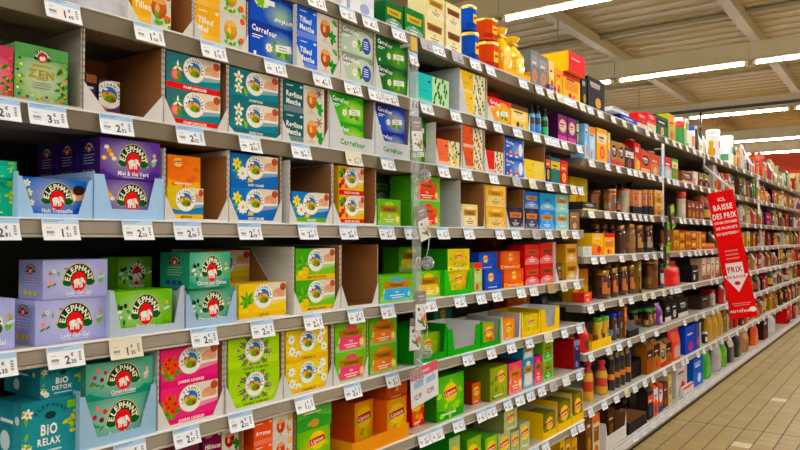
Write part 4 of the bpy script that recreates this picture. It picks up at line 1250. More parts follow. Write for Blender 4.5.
o = P('D', 539.4, 554.6, 209.5, ('twin', '#2a86e0', '#5aa8f0', '#c9822e'), 'bright blue tea box with orange name band', up='lower ')
P('D', 540, 554.6, 192.5, ('twin', '#2f94cc', None, '#2f8ab8'), 'sea blue tea box with no band', on=o, up='upper ')
P('D', 555.4, 568.6, 194, ('twin', '#7cbcc8', '#9cd0d4', '#c98a2e'), 'pale blue tea box with orange name band', n=2)
P('D', 570, 583, 212, ('plain', '#8a6242', '#9a7250', '#d8c0a0', 81), 'brown tea box at the shelf end', d=.07)

# ================================================================== fifth shelf
LIL = ('ele', '#acb0e0', 'Lady Gai-Gai', 'herb', None)
LS = ('end', '#9fa3cc', '#e2c83a')
P('E', -48, 15, 302, LIL, 'lilac tea box beside the stacked pair', d=.07, sb=.02)
o = P('E', 35, 106.5, 301, LIL, 'lilac tea box with herb flowers', d=.085, side=LS, up='lower ')
P('E', 42.5, 107.5, 260.5, LIL, 'lilac tea box with herb flowers', d=.085, side=LS, on=o, up='upper ')
GRE = ('ele', '#74b52c', 'Verveine', 'mint', '#5fa324')
P('E', 118, 152, 257, GRE, 'lime green herbal tea box behind the grey tray', d=.07, sb=.14, n=2)
K('E', 109.5, 184.6, 290, 'pale grey tray round the lime green herbal box', out='#b9c4d2', inn='#c6ccd4', kind='card_tray', cat='tray', m='card', d=.1, fh=.98, fa=.05, fw=.14, lip=.16, bh=.4)
P('E', 112.5, 172, 292, GRE, 'lime green herbal tea box in the grey tray', sb=.011, c=1, d=.07)
MIN = ('ele', '#56a888', 'Citron pas Citron', 'mint', '#3f9474')
K('E', 186, 236.6, 291, 'light blue tray round the mint green tea box', out='#a9c0dc', inn='#9db6d4', kind='card_tray', cat='tray', m='card', d=.11, fh=.9, fa=.05, fw=.2, lip=.18)
o = P('E', 188, 233.5, 289, MIN, 'mint green tea box with a dancer', sb=.011, c=1, up='lower ')
P('E', 189.5, 230, 252.5, MIN, 'mint green tea box with a dancer', sb=.0, on=o, up='upper ', d=.1, side=('end', '#3f9474', '#2f3a8a'))
K('E', 237.6, 289, 250, 'brown carton round the yellow detox tea boxes', **KR, d=.24, fh=.02, fw=.1, sc=.55, sf=.04)
DET = ('tis', '#f7cc20', '#f7d22a', '#f5c01a', 'DETOX', 'herb')
P('E', 239, 286, 284.5, DET, 'yellow herbal tea box with lemon', c=1)
P('E', 239, 281, 250, DET, 'yellow herbal tea box at the back of its carton', c=1, sb=.14, n=2, d=.06)
K('E', 294, 340.6, 247, 'white carton round the lemon mint tea boxes', **KR, d=.2, fh=.36)
P('E', 296, 335, 248.5, ('tis', '#55a82c', '#7fc04a', '#e8c01f', 'MENTHE CITRON', 'herb'), 'green herbal tea box with yellow band', n=2, c=1)
K('E', 341.4, 378.6, 245, 'empty brown carton with white torn corners', **KR, d=.22, fh=.38)
P('E', 379.6, 413.4, 276, ('twin', '#7cc02f', '#58b4e4', '#c08a2c', '#4aa8d8'), 'lime green tea box with sky blue panel', d=.07)
P('E', 399, 424, 247, ('twin', '#5ea82c', '#e8cf2c', '#8f6a22', '#efd83a'), 'green tea box with yellow panel set back', d=.065, sb=.11, n=2)
P('E', 416, 440.6, 272, ('twin', '#7cbf30', '#f0d024', '#b07f22', '#f4dc3a'), 'lime tea box with lemon panel behind the strip', d=.07)
YL = ('lip', '#dccf2a', '#e8a82a', '#6ab82c', .5, .66, .2, '#efdf5a')
K('E', 445, 472.6, 270, 'bright green frame tray round the lemon tea box', out='#4cb83a', inn='#46a834', kind='card_tray', cat='tray', m='card', d=.13, fh=.99, fa=.1, fw=.22, lip=.2, sb=.004)
o = P('E', 448, 469.6, 271.5, YL, 'lemon yellow tea box with red name plate', sb=.01, c=1, d=.11, body='#3f9a34', up='lower ')
P('E', 447.6, 469.4, 249, YL, 'lemon yellow tea box with red name plate', sb=.006, on=o, d=.12, body='#3a8f2e', up='upper ')
P('E', 474, 482, 263, ('plain', '#a8c47a', '#bcd48e', '#d8442e', 83), 'pale green narrow tea box', d=.06)
LB = ('lip', '#2344a8', '#3a62cc', '#2f54b8', .35, .62, .2)
o = P('E', 484.5, 502, 270, LB, 'blue tea box with yellow disc', up='lower ')
P('E', 479, 497, 252.5, LB, 'blue tea box with yellow disc', on=o, sb=.03, up='upper ')
LO = ('lip', '#d8571f', '#ef8a2c', '#e0702a', .5, .66, .2, '#f0a23a')
o = P('E', 504, 523.4, 269.5, LO, 'orange tea box with yellow disc', up='lower ')
P('E', 500.5, 520, 251.5, LO, 'orange tea box with yellow disc', on=o, sb=.03, up='upper ')
P('E', 484, 502, 236, ('lip', '#a8521f', '#c8702a', '#b8602a', .6, .75, .12), 'brown-orange tea box at the very back', sb=.26, n=2, d=.06)
RD = ('twin', '#cf2a22', None, '#8a4a1e')
P('E', 525, 539.2, 244.5, ('twin', '#d02c34', None, '#b05a22'), 'red tea box with brown name band, near pair', n=2, d=.075)
P('E', 540, 554.4, 243.5, RD, 'red tea box with brown name band, far pair', n=2)
P('E', 517, 528, 244.5, ('twin', '#b8241e', None, '#8a4a1e'), 'dark red tea box behind the red pairs', n=2, sb=.12, d=.06)
K('E', 556, 578.4, 242, 'brown carton round the golden tea boxes', **KR, d=.2, fh=.35, fw=.12)
P('E', 557.4, 562, 263, ('plain', '#5a4a3a', '#7a6448', '#b89a5a', 86), 'small dark tea box in the brown carton', sb=.03, c=1)
P('E', 566, 577, 244, ('twin', '#c99a2c', None, '#8a5f1e', None), 'golden tea box with brown name band', n=2, c=1)

# ================================================================== sixth shelf
BIO = ('bio', '#3f8f98', 'BiO', 'RELAX')
BS = ('plain', '#37828c', '#3f8a94', '#cfe0dc', 19)
o = P('F', 21, 78, 394, BIO, 'teal organic herbal box with chamomile', d=.09, side=BS, up='lower ', h=.1)
P('F', 39.5, 85, 362, ('bio', '#3c8a96', 'BiO', 'DETOX'), 'teal organic herbal box with chamomile', d=.13, side=BS, on=o, sb=.03, up='upper ', h=.07)
K('F', 79.5, 156, 392, 'light blue tray round the rosehip tea boxes', out='#9fc0d8', inn='#93b6d0', kind='card_tray', cat='tray', m='card', d=.1, fh=.9, fa=.06, fw=.22, lip=.16)
TEA = ('ele', '#5aa38c', 'Cynorrhodon', 'berry', '#2f8a70')
o = P('F', 86, 152, 403, TEA, 'green tea box with red berries', sb=.011, c=1, up='lower ')
P('F', 86, 153, 365, TEA, 'green tea box with red berries', sb=.0102, on=o, up='upper ')
K('F', 158.5, 224, 341, 'white carton round the pink hibiscus tea boxes', **KR, d=.1, fh=.36)
P('F', 161, 218, 346, ('tis', '#e84a80', '#e24a84', '#de3f78', 'JAMBES LEGERES', 'hibiscus'), 'pink herbal tea box with orange hibiscus', n=2, c=1)
K('F', 226, 283, 333, 'white carton round the lime thyme tea boxes', **KR, d=.1, fh=.38)
P('F', 228.5, 279.5, 337, ('tis', '#acd636', '#b8de44', '#a4cf30', 'THYM ET ROMARIN', 'purple', False), 'lime herbal tea box with purple flowers', n=2, c=1)
K('F', 284, 332.6, 326, 'white carton round the yellow chamomile tea boxes', **KR, d=.1, fh=.38)
P('F', 286, 328, 330, ('tis', '#f6d626', '#f8dc34', '#efc01c', 'CAMOMILLE', 'chamomile', False), 'yellow herbal tea box with chamomile', n=2, c=1)
K('F', 333.6, 368.4, 321, 'white carton round the pink panel tea boxes', **KR, d=.1, fh=.38)
P('F', 335.6, 366.6, 324, ('twin', '#7cbf34', '#e85a80', '#b07a28', '#f0b81f'), 'lime tea box with pink panel', n=2, c=1)
P('F', 369.6, 397, 318.5, ('twin', '#78b830', '#ef8a44', '#c07a2a', '#f0c85a'), 'lime tea box with orange panel', n=2)
LG = ('lip', '#7fae2c', '#b8c83a', '#86c83a', .5, .6, .2)
FR = dict(kind='card_tray', cat='tray', m='card', d=.145, lip=.2)
K('F', 416, 447, 329.5, 'green frame tray round the leaf tea box', out='#2f9a32', inn='#2c8a2e', fh=1, fa=.04, fw=.1, **FR)
P('F', 420, 445, 335, LG, 'leaf green tea box with red name plate', sb=.03, c=1)
P('F', 434, 452, 308, ('lip', '#3f7a3c', '#4a86a8', '#5aa84a', .5, .62, .2), 'green and blue tea box above the first green tray', sb=.16, n=2, d=.06)
K('F', 448, 480.6, 327, 'empty green tray with pale inside', out='#3aa83a', inn='#eeedec', fh=.9, fa=.14, fw=.18, **FR)
K('F', 481.4, 500.6, 322.5, 'green tray with pale inside round the strawberry tea box', out='#36a034', inn='#bdbab8', fh=1, fa=.06, fw=.12, **FR)
P('F', 483.4, 494, 324, ('lip', '#a8b83a', '#d8443a', '#d84a3a', .5, .62, .22), 'green and red strawberry tea box', sb=.02, c=1)
K('F', 501.4, 521, 317, 'white tray round the citrus tea box', out='#d9d7d6', inn='#cfccca', fh=1, fa=.04, fw=.1, kind='card_tray', cat='tray', m='card', d=.145, lip=.08)
P('F', 502.6, 514.4, 320, ('lip', '#e88a3a', '#f0c04a', '#d8a02a', .5, .62, .22), 'orange citrus tea box', sb=.02, c=1)
K('F', 521.8, 540.4, 312.5, 'yellow tray round the yellow label tea box', out='#efca1a', inn='#dcb81a', fh=1, fa=.04, fw=.14, **FR)
P('F', 523.8, 538, 315.5, ('lip', '#d8c83a', '#e8d86a', '#b8c23a', .5, .62, .24), 'yellow label tea box', sb=.02, c=1)
K('F', 541, 559.6, 309, 'empty yellow tray with white inside', out='#efca1a', inn='#efeef0', fh=.96, fa=.2, fw=.3, **FR)
o = P('F', 507, 530, 299, ('lip', '#c8541f', '#d8882a', '#5aa83a', .8, .5, .12), 'orange and green tea box above the trays', sb=.158, d=.06, h=.075, n=2)
P('F', 533, 541, 298, ('twin', '#1f2338', None, '#2a2f48'), 'navy tea box at the back, near one', sb=.2, d=.05, n=2)
P('F', 542, 551, 297, ('twin', '#3a3f66', '#4a4f76', '#8a7a4a'), 'navy tea box at the back, far one', sb=.18, d=.05, n=2)

# ================================================================== seventh shelf
P('G', 160, 199, 436, ('plain', '#5a2a3a', '#6a3444', '#8a5a6a', 91), 'dark wine-coloured tea box by the burgundy stack', n=2)
P('G', 203, 242, 426, ('cup', '#7a1f4a', ['Hibiscus'], '#a82a2a', 'leaf'), 'burgundy tea box with red cup', n=3)
K('G', 243, 296, 428, 'brown carton round the citrus cup boxes', out='#a8713e', inn='#a06a38', fh=.3, fw=.08, d=.16)
P('G', 254, 293, 409, ('cup', '#e8642a', ['Agrumes'], '#c8502a', 'fruit'), 'orange tea box with red cup and citrus', n=3, c=1)
LGR = ('lip', '#5cb044', '#8fd05a', '#e88a3a', .55, .62, .24, '#7cc05a')
o = P('G', 297, 330, 434, ('lip', '#6fb842', '#b8d85a', '#efa03a', .6, .72, .2), 'green tea box with red name plate and fruit', d=.07, up='lower ')
P('G', 297, 331.4, 402, ('plain', '#4a9f44', '#6ab85a', '#e8a05a', 95), 'green tea box turned upside down', d=.07, on=o, up='upper ')
K('G', 352, 409, 443.5, 'orange-yellow tray round the orange fruit tea boxes', out='#efa01f', inn='#d88a1f', kind='card_tray', cat='tray', m='card', d=.2, fh=1, fw=.02, lip=.97)
LF = ('lip', '#f2922e', '#fbd85a', '#8fb83a', .5, .64, .22, '#f29a34')
o1 = P('G', 354.5, 373, 403.5, LF, 'orange fruit tea box, near one in the tray', sb=.05, c=1, d=.12, body='#e06a26')
o2 = P('G', 387, 406.5, 401, LF, 'orange fruit tea box, far one in the tray', sb=.01, c=1, d=.16, body='#e67426')
P('G', 386.5, 407, 379, ('lip', '#c8521f', '#d8702a', '#a85a22', .5, .6, .15, '#b8461c'), 'rust-orange tea box on the far orange one', sb=.012, on=o2, d=.17, body='#b8521e', h=.062)
P('G', 412, 424, 397, ('lip', '#d83a22', '#f08a2c', '#efb83a', .4, .7, .2), 'red and yellow tea box beyond the orange tray', sb=.05, d=.1, body='#c8321e')
P('G', 436.5, 463.6, 378.5, ('lip', '#4fae2c', '#9cd84a', '#a8e05a', .5, .6, .2, '#3f9a24'), 'large bright green tea box with red name plate', d=.11, body='#3a7f22')
P('G', 472, 480.6, 384, ('lip', '#c8642a', '#e08a3a', '#d8702a', .5, .6, .2), 'small rust-orange tea box set back', sb=.05, d=.1, body='#8a3a1c')
P('G', 476, 482, 372, ('lip', '#78862c', '#9aa84a', '#5a6a22', .5, .6, .2), 'dark olive tea box set back', sb=.16, d=.07)
P('G', 490, 507.4, 369, ('lip', '#8f9c3a', '#b8c45a', '#6a7a2a', .62, .68, .18), 'olive green tea box with red name plate', d=.13, body='#6a762a')
P('G', 508.4, 522, 364, ('twin', '#e85a86', '#ef7a5a', '#d88a3a', '#f0b83a'), 'pink tea box with gold name band', d=.13, body='#5e1f38')
BLT = ('twin', '#2f8fb8', '#d8e0d8', '#b88a4a')
o = P('G', 523, 533.4, 360, BLT, 'turquoise tea box with pale disc', d=.1, up='lower ')
P('G', 523, 533.4, 346, BLT, 'turquoise tea box with pale disc', d=.2, on=o, up='upper ', body='#2f8fb8')
P('G', 534, 542.4, 357, ('twin', '#b83a8a', '#e8622a', '#a86a3a'), 'magenta tea box with orange disc', d=.1)
P('G', 543, 553, 342, ('twin', '#7fbf2c', '#5aa82f', '#a8823a'), 'lime tea box with green panel', d=.09, n=2)
P('G', 574, 584.6, 341, ('plain', '#3a2f5a', '#2f2850', '#8a86a8', 99, 'THE'), 'red-sided tea box with navy front', d=.19, body='#a8241c')

# ================================================================== eighth shelf (near bays)
P('H', 449, 460, 439, ('lip', '#9cbf7a', '#b8d08a', '#8fb86a', .5, .6, .2), 'pale green tea box low down, dark green side', d=.12, body='#1f8a34')
P('H', 467, 481, 440, ('lip', '#86b83a', '#b8d86a', '#5aa83a', .4, .6, .22), 'leaf green tea box low down, near one', d=.12, body='#5a9a3a')
P('H', 485.4, 496.8, 439, ('lip', '#8fc04a', '#c8dc6a', '#5aa83a', .5, .6, .24), 'leaf green tea box low down, far one', d=.12, body='#5a9a3a')
CB = ('lip', '#c8c48a', '#8ab0b8', '#a8b85a', .5, .62, .26)
o = P('H', 498.4, 510, 436, CB, 'cream and blue tea box under another', d=.1, body='#a8ae86')
P('H', 511, 519, 433.5, CB, 'cream and blue tea box, second from the front stack', d=.1, body='#a8ae86')
P('H', 520, 529.4, 425, CB, 'cream and blue tea box beside the yellow trays', d=.1, body='#a8ae86')
P('H', 504, 517, 412, CB, 'cream and blue tea box lying on top of the stack', d=.13, on=o, body='#8f9a66')
LY = ('lip', '#6a6228', '#c8b02a', '#3a3418', .5, .55, .26)
for i, (x0, x1, yt) in enumerate(((543.4, 557, 414), (558, 571.6, 402), (572.4, 583.6, 394))):
    nm = ['near', 'middle', 'far'][i]
    K('H', x0, x1, yt, f'long yellow tray with pale lining, {nm} one', out='#f0c81c', inn='#cfc4a0', kind='card_tray', cat='tray', m='card', d=.3, fh=.4, fw=.08, lip=.25)
    P('H', x0 + 1.2, x1 - 1, yt + 1, LY, f'gold and black tea box in the {nm} yellow tray', sb=.012, c=1, d=.09)
for i, x in enumerate((560, 566, 572)):
    P('I', x, x + 5, 440, ('plain', '#d8a82a', '#e8c04a', '#a86a2a', 101 + i), f"{['golden', 'golden-brown', 'yellow'][i]} box on the lowest deck by the coffee", d=.1)
# ================================================================== coffee stretch: second to bottom shelf
COP, GOLD, BRN = '#b47a48', '#c79a3e', '#4a2a18'
J = jar
# second
P('fB', 584.6, 588.4, 123, ('plain', '#8fc0ea', '#b8d8f4', '#e8943a', 111), 'narrow light blue drink box, near one', d=.07, kind='drink_box', cat='drink box')
P('fB', 589, 595, 126, ('plain', '#9cc8ea', '#c8dcf0', '#e8943a', 112), 'light blue drink box beside the yellow one', d=.07, kind='drink_box', cat='drink box')
P('fB', 597, 607, 127, ('plain', '#efb01f', '#e8d8b8', '#e0642a', 113), 'yellow drink powder box with round face picture', d=.08, kind='drink_box', cat='drink box')
P('fB', 607.6, 610.4, 132, ('plain', '#f0c23a', '#5a8fd0', '#e0842a', 114), 'yellow and blue drink powder box', d=.08, kind='drink_box', cat='drink box')
for i, (x0, x1) in enumerate(((611, 617.6), (618.2, 624.6))):
    P('fB', x0, x1, 140 + 2 * i, ('plain', '#a87648', '#1f1612', '#c84a2a', 115), f'brown coffee box with black disc, {["near", "far"][i]} one', d=.08, kind='coffee_box', cat='coffee box')
brick('fB', 625.4, 633.6, 144, 'black coffee packet with white label', ('plain', '#25221f', '#d8d8d8', '#a8482a', 2), d=.07)
brick('fB', 634.4, 640.4, 138, 'tall red coffee packet', ('plain', '#c83220', '#e08a2a', '#f0b84a', 3), d=.08)
brick('fB', 641, 650, 147, 'orange coffee packet with black disc', ('plain', '#d8542a', '#1f1a1a', '#f0b88a', 119), d=.07)
brick('fB', 650.8, 659.6, 150, 'tan and red coffee packet', ('plain', '#c88a5a', '#d8583a', '#e8c8a0', 120), d=.07)
P('fB', 660.4, 664, 164, ('plain', '#3f86b8', '#6aa8d0', '#d8e0e8', 121), 'small blue coffee box behind the white pole', d=.07, kind='coffee_box', cat='coffee box')
P('fB', 664.6, 671.6, 156, ('plain', '#b8b8c0', '#c2241e', '#d8d8e0', 122), 'grey coffee box with red top', d=.08, kind='coffee_box', cat='coffee box')
P('fB', 672.2, 678, 158, ('plain', '#5aa02c', '#e8c8a0', '#c8341e', 123), 'green coffee box with cream face', d=.08, kind='coffee_box', cat='coffee box')
P('fB', 679, 692.6, 169.5, ('plain', '#8a4a2a', '#3a2418', '#d8b88a', 124), 'low brown coffee box', d=.1, kind='coffee_box', cat='coffee box')
P('fB', 693.4, 698, 171, ('plain', '#d0c8c8', '#d8886a', '#e8e0e0', 125), 'pale grey coffee box', d=.07, kind='coffee_box', cat='coffee box')
brick('fB', 699, 703.6, 171, 'black and gold coffee packet with orange foot, near one', ('plain', '#1f1c16', '#8a7a2a', '#e85a1f', 126))
brick('fB', 704.2, 709.4, 172, 'black and gold coffee packet with orange foot, far one', ('plain', '#1f1c16', '#8a7a2a', '#e85a1f', 126))
# third
P('fC', 583, 596.6, 200, ('plain', '#3a3436', '#4a4446', '#e0c83a', 131), 'dark grey flat coffee box at the shelf end', d=.1, sb=.04, h=.04, kind='coffee_box', cat='coffee box')
J('fC', 586, 599, 190, 'copper coffee tin at the shelf end', COP, '#9a6238', '#b98352', lidm='metal', m='metal', kind='coffee_tin', cat='tin', sb=.16, sq=0, shoulder=False)
J('fC', 604, 615, 189, 'copper coffee tin with square label', COP, '#9a6238', '#a87a52', '#aab0b8', lidm='metal', m='metal', kind='coffee_tin', cat='tin', sq=0, shoulder=False)
J('fC', 614, 619.4, 198, 'short black and orange jar', '#1f1612', '#1a1412', '#d8622a', kind='coffee_jar')
J('fC', 620, 628.6, 189, 'cream coffee tin with orange lid', '#b8a890', '#e0521f', '#c8b89a', lidh=.09, kind='coffee_tin', cat='tin', sq=0, shoulder=False)
for i, (x, y) in enumerate(((611, 185), (617, 184), (627, 182))):
    J('fC', x, x + 6, y, f'tall black jar standing behind the {["copper tin", "short jar", "cream tin"][i]}', '#16120f', '#101010', None, sb=.13, kind='coffee_jar')
for i, (x0, x1) in enumerate(((633, 643), (643.8, 648.6), (649.4, 654))):
    t = K('fC', x0, x1, 206, f'low black tray under the {["near", "middle", "far"][i]} dessert coffee boxes', out='#1a1618', inn='#2a2426', kind='card_tray', cat='tray', m='card', d=.12, fh=1, fw=.02, lip=.98)
    P('fC', x0 + .6, x1 - .6, 189.6, ('plain', '#c07a52', '#d8a888', '#8a3a2a', 135), f'pink-brown dessert coffee box, {["near", "middle", "far"][i]} stack', d=.09, sb=.012, c=1, n=2, kind='coffee_box', cat='coffee box')
P('fC', 655, 663.4, 189.6, ('plain', '#c8924a', '#e0b87a', '#7a2a1f', 136), 'golden tan coffee box by the white pole', d=.09, n=2, kind='coffee_box', cat='coffee box')
J('fC', 677, 684.6, 192, 'pale jar with bright red lid', '#c8bda0', '#d8261c', '#d8d0b8', lidh=.26, m='plastic', sq=0, shoulder=False)
for i, x in enumerate((688, 691.8, 695.6, 699.6)):
    P('fC', x, x + 3.6, 200 + i * .6, ('plain', '#6a3a22', '#8a5230', '#c88a4a', 137 + i % 2), f'brown coffee box between red lid and banner, {["first", "second", "third", "fourth"][i]} one', d=.08, kind='coffee_box', cat='coffee box')
# fourth
P('fD', 577.5, 588, 234, ('plain', '#e8b41f', '#efc84a', '#d85a2a', 141), 'yellow chocolate box set back at the shelf end', d=.07, sb=.14, kind='powder_box', cat='drink powder')
P('fD', 583, 591.6, 246.5, ('plain', '#d8d4cc', '#e0dcd4', '#c8c0b8', 142), 'plain white box at the shelf end', d=.1, sb=.01, kind='powder_box', cat='drink powder')
for i, (x0, x1) in enumerate(((592.4, 603.4), (604, 614.6))):
    P('fD', x0, x1, 233, ('plain', '#f0c01f', '#e88a2a', '#d83a2a', 143 + i), f'yellow coffee stick box with red cup, {["near", "far"][i]} one', d=.07, kind='coffee_box', cat='coffee box')
for i, x in enumerate((590, 598, 606)):
    J('fD', x, x + 9, 224, f'copper-lidded coffee jar behind the yellow boxes, {["near", "middle", "far"][i]} one', BRN, COP, None, sb=.11, lidm='metal')
for i, (x0, x1, y) in enumerate(((615, 624, 225), (622, 634, 224), (631, 642, 225), (641, 651.5, 225.5))):
    J('fD', x0, x1, y, f'{["slim", "tall", "labelled", "short-labelled"][i]} brown coffee jar with copper lid', BRN if i != 1 else '#8a5c32', COP, [None, '#9a6a3a', '#c8923a', '#b8a898'][i], ['#5a3a20', '#a8763e', '#1f1814', '#5a4634'][i], lidm='metal', lidh=.2)
J('fD', 657, 662.6, 243, 'little dark jar beside the green packs', '#2a1c14', '#8a6a3a', '#c8c0b0', lidm='metal')
for i, x in enumerate((674, 680, 686, 691.6, 696.6, 701.4)):
    P('fD', x, x + 4.6, 230 + .3 * i, ('plain', ['#b8762f', '#c88a3a', '#a8622a'][i % 3], '#d8a85a', '#8a2f1f', 147 + i), f'gold and red coffee box past the green packs, {["first", "second", "third", "fourth", "fifth", "sixth"][i]} one', d=.08, n=2, kind='coffee_box', cat='coffee box')
for i, x in enumerate((706, 710.4)):
    brick('fD', x, x + 4, 243, f'small orange coffee packet behind the banner, {["near", "far"][i]} one', ('plain', '#d86a2a', '#e8a04a', '#5a2a1a', 155))
# fifth
P('fE', 574, 588, 270, ('plain', '#d8a82a', '#c88a22', '#8a5a2a', 161), 'tall mustard coffee box leaning at the shelf end', d=.06, sb=.1, kind='coffee_box', cat='coffee box')
P('fE', 571, 583, 289, ('plain', '#c89a2f', '#d8b04a', '#3a2a1a', 162), 'low mustard coffee box set back', d=.07, sb=.22, kind='coffee_box', cat='coffee box')
P('fE', 584, 591.6, 293, ('plain', '#e8541f', '#ee6a34', '#f4e0d0', 163), 'small bright orange card box at the shelf end', d=.06, sb=.05, kind='coffee_box', cat='coffee box')
for i, (x0, x1, y) in enumerate(((593.5, 608.5, 269.5), (607.5, 617, 267.5), (616, 626.5, 266), (624.6, 634, 264.5))):
    J('fE', x0, x1, y, f'brown coffee jar with gold lid and orange label, {["first", "second", "third", "fourth"][i]} in line', '#54321e', GOLD, '#d8702a', '#3a2418', lidm='metal', lidh=.19, sb=.03)
for i, (x0, x1) in enumerate(((601, 611), (610, 619), (619, 628))):
    J('fE', x0, x1, 263 - i, f'brown coffee jar in the row behind, {["first", "second", "third"][i]} one', '#54321e', GOLD, None, lidm='metal', lidh=.2, sb=.13)
P('fE', 638.6, 641.4, 260.5, ('plain', '#8a6a3a', '#1f1612', '#c89a4a', 166), 'gold and black coffee box beside the tall copper tin', d=.08, kind='coffee_box', cat='coffee box')
J('fE', 641, 657, 258.5, 'tall copper coffee canister', '#8a5a34', '#b98a4a', '#a06c3e', '#c08c50', lidm='metal', m='metal', kind='coffee_tin', cat='tin', sq=0, shoulder=False, R=.05)
J('fE', 656, 663, 263, 'dark coffee jar with white label', '#2a1c16', '#3a2a20', '#d8d0c4', sb=.03)
pouch('fE', 666, 688, 262.5, 'wide red and orange stand-up coffee pouch', ('#d82a22', '#d8302f', '#e85a22'), d=.1, sb=.02, seed=5)
P('fE', 692, 698.6, 266, ('plain', '#1c1614', '#241c18', '#d8d0b8', 168), 'black coffee box with white card', d=.08, kind='coffee_box', cat='coffee box')
for i, x in enumerate((702, 706.6, 711, 715.4)):
    P('fE', x, x + 4, 258.4 - .3 * i, ('plain', ['#c8a890', '#b89a84', '#d0b49c', '#b89078'][i], '#d8c4b0', '#8a5a4a', 169 + i), f'dusty pink coffee box before the banner, {["first", "second", "third", "fourth"][i]} one', d=.08, kind='coffee_box', cat='coffee box')
# sixth
pouch('fF', 584.6, 590.6, 323.5, 'slim red and orange coffee bag', ('#d23a24', '#e05a2c', '#3a2418'), d=.06, sb=.01)
K('fF', 592, 611.4, 341.5, 'low yellow tray round the green-lidded jars', out='#efc41c', inn='#d8ac1a', kind='card_tray', cat='tray', m='card', d=.12, fh=1, fw=.02, lip=.96)
for i, (x0, x1) in enumerate(((593.6, 601.4), (600.6, 608))):
    J('fF', x0, x1, 317.5 - 1.6 * i, f'yellow drink jar with green lid, {["near", "far"][i]} one in the tray', '#e4b41f', '#4fae2c', '#efc23a', '#8a5a1f', lidh=.16, m='plastic', sb=.02, sq=0, shoulder=False)
for i, (x0, x1) in enumerate(((608.6, 616), (614.6, 621.4))):
    J('fF', x0, x1, 313 - i * 1.6, f'brown coffee jar with blue lid, {["near", "far"][i]} one', '#4a2c1e', '#1c22c8', '#5a3826', '#6aa0d0', lidh=.16, sb=.03)
P('fF', 624.6, 626.8, 307, ('plain', '#7a4a22', '#e0802a', '#d8b88a', 181), 'tall brown and orange coffee box', d=.07, kind='coffee_box', cat='coffee box')
K('fF', 628.6, 639, 320, 'black tray with pale grey back panel', out='#1f1c1a', inn='#8a8886', kind='card_tray', cat='tray', m='card', d=.1, fh=.4, fw=.04, lip=.38, sc=.7, sf=.4)
for i, (x0, x1) in enumerate(((629.5, 637), (636.5, 644), (644, 651), (649, 655))):
    J('fF', x0, x1, 310 - .9 * i, f'black coffee pot with green lid, {["first", "second", "third", "fourth"][i]} in line', '#1f1610', '#4aa82a', '#7a4a22', '#d8a050', lidh=.16, sb=.05 if i > 1 else .13, sq=0, shoulder=False, lz=(.1, .8))
pouch('fF', 659.4, 664, 303.5, 'purple coffee bag with cream foot', ('#6a2a86', '#7a3a92', '#c8b8a8'), d=.06, sb=.03)
for i, (x0, x1) in enumerate(((665, 671), (671.6, 677.6), (678.2, 688))):
    brick('fF', x0, x1, 299 - 1.2 * i, f'black coffee packet with white mark, {["first", "second", "third"][i]} one', ('plain', '#1a1716', '#241f1c', '#d8d4cc', 184 + i), sb=.05)
P('fF', 697, 710, 298, ('plain', '#3a2a22', '#46342a', '#5a4434', 188), 'low dark brown coffee box before the banner', d=.1, sb=.05, kind='coffee_box', cat='coffee box')
J('fF', 710, 714.6, 294, 'small grey-white jar before the banner', '#b8b4ae', '#c8c4be', None)
# seventh
for i, (x0, x1) in enumerate(((582.5, 592.5), (595.5, 606.5))):
    bottle('fG', x0, x1, 359.5, f'yellow and red sauce bottle with red cap, {["near", "far"][i]} one', ['#e0b01f', '#d83a26', '#d8402a', '#e8b82a', '#c8241e', '#c8241e'], '#e01f1c', waist=.1, capf=.14, sb=.03, neck=.5)
for i, x in enumerate((606.5, 612, 617, 622.6)):
    bottle('fG', x, x + 7.6, 347 - 2 * i, f'tall black bottle with orange label, {["first", "second", "third", "fourth"][i]} in line', ['#1a1512', '#e07a1f', '#1c1612', '#1c1612', '#8a6a2a', '#15110f'], '#15110f', m='glass', waist=.06, capf=.08, sb=.03)
K('fG', 632, 641.5, 361, 'low black tray with red mark, set back', out='#1a1616', inn='#241e1c', kind='card_tray', cat='tray', m='card', d=.16, fh=.95, fw=.03, lip=.9, sb=.05)
for i, (x0, x1, yt, c) in enumerate(((647, 653, 343, '#8a5a2a'), (653.6, 660, 341, '#a8762f'), (660.6, 666, 343, '#c8a06a'), (666.6, 671.6, 340, '#9a6a3a'))):
    brick('fG', x0, x1, yt, f'{["brown", "gold", "cream", "tan"][i]} coffee packet with dark disc', ('plain', c, '#2a1a14', '#c8341f', 190 + i), sb=.02)
pouch('fG', 672, 683, 329.5, 'red and orange coffee bag beside the blue box', ('#d8402a', '#e0642c', '#c8a88a'), d=.06)
P('fG', 684, 695.6, 328, ('plain', '#2440b0', '#2a4ac0', '#d8443a', 195), 'bright blue coffee box with white foot', d=.1, kind='coffee_box', cat='coffee box')
P('fG', 696.2, 701, 324, ('plain', '#3a4a86', '#b8b8c8', '#c85a4a', 196), 'blue and grey coffee box', d=.08, kind='coffee_box', cat='coffee box')
J('fG', 702, 707, 332, 'small dark blue jar with cream label', '#1f2a5a', '#e0e0e4', '#d8d0a8')
for i, (x0, x1) in enumerate(((709, 714), (714.6, 719), (719.6, 724.4))):
    pouch('fG', x0, x1, 312 - 2 * i, f'mustard gold coffee bag, {["first", "second", "third"][i]} one', ('#b8923a', '#c8a448', '#a87a2a'), d=.07, sb=.03, seed=i)
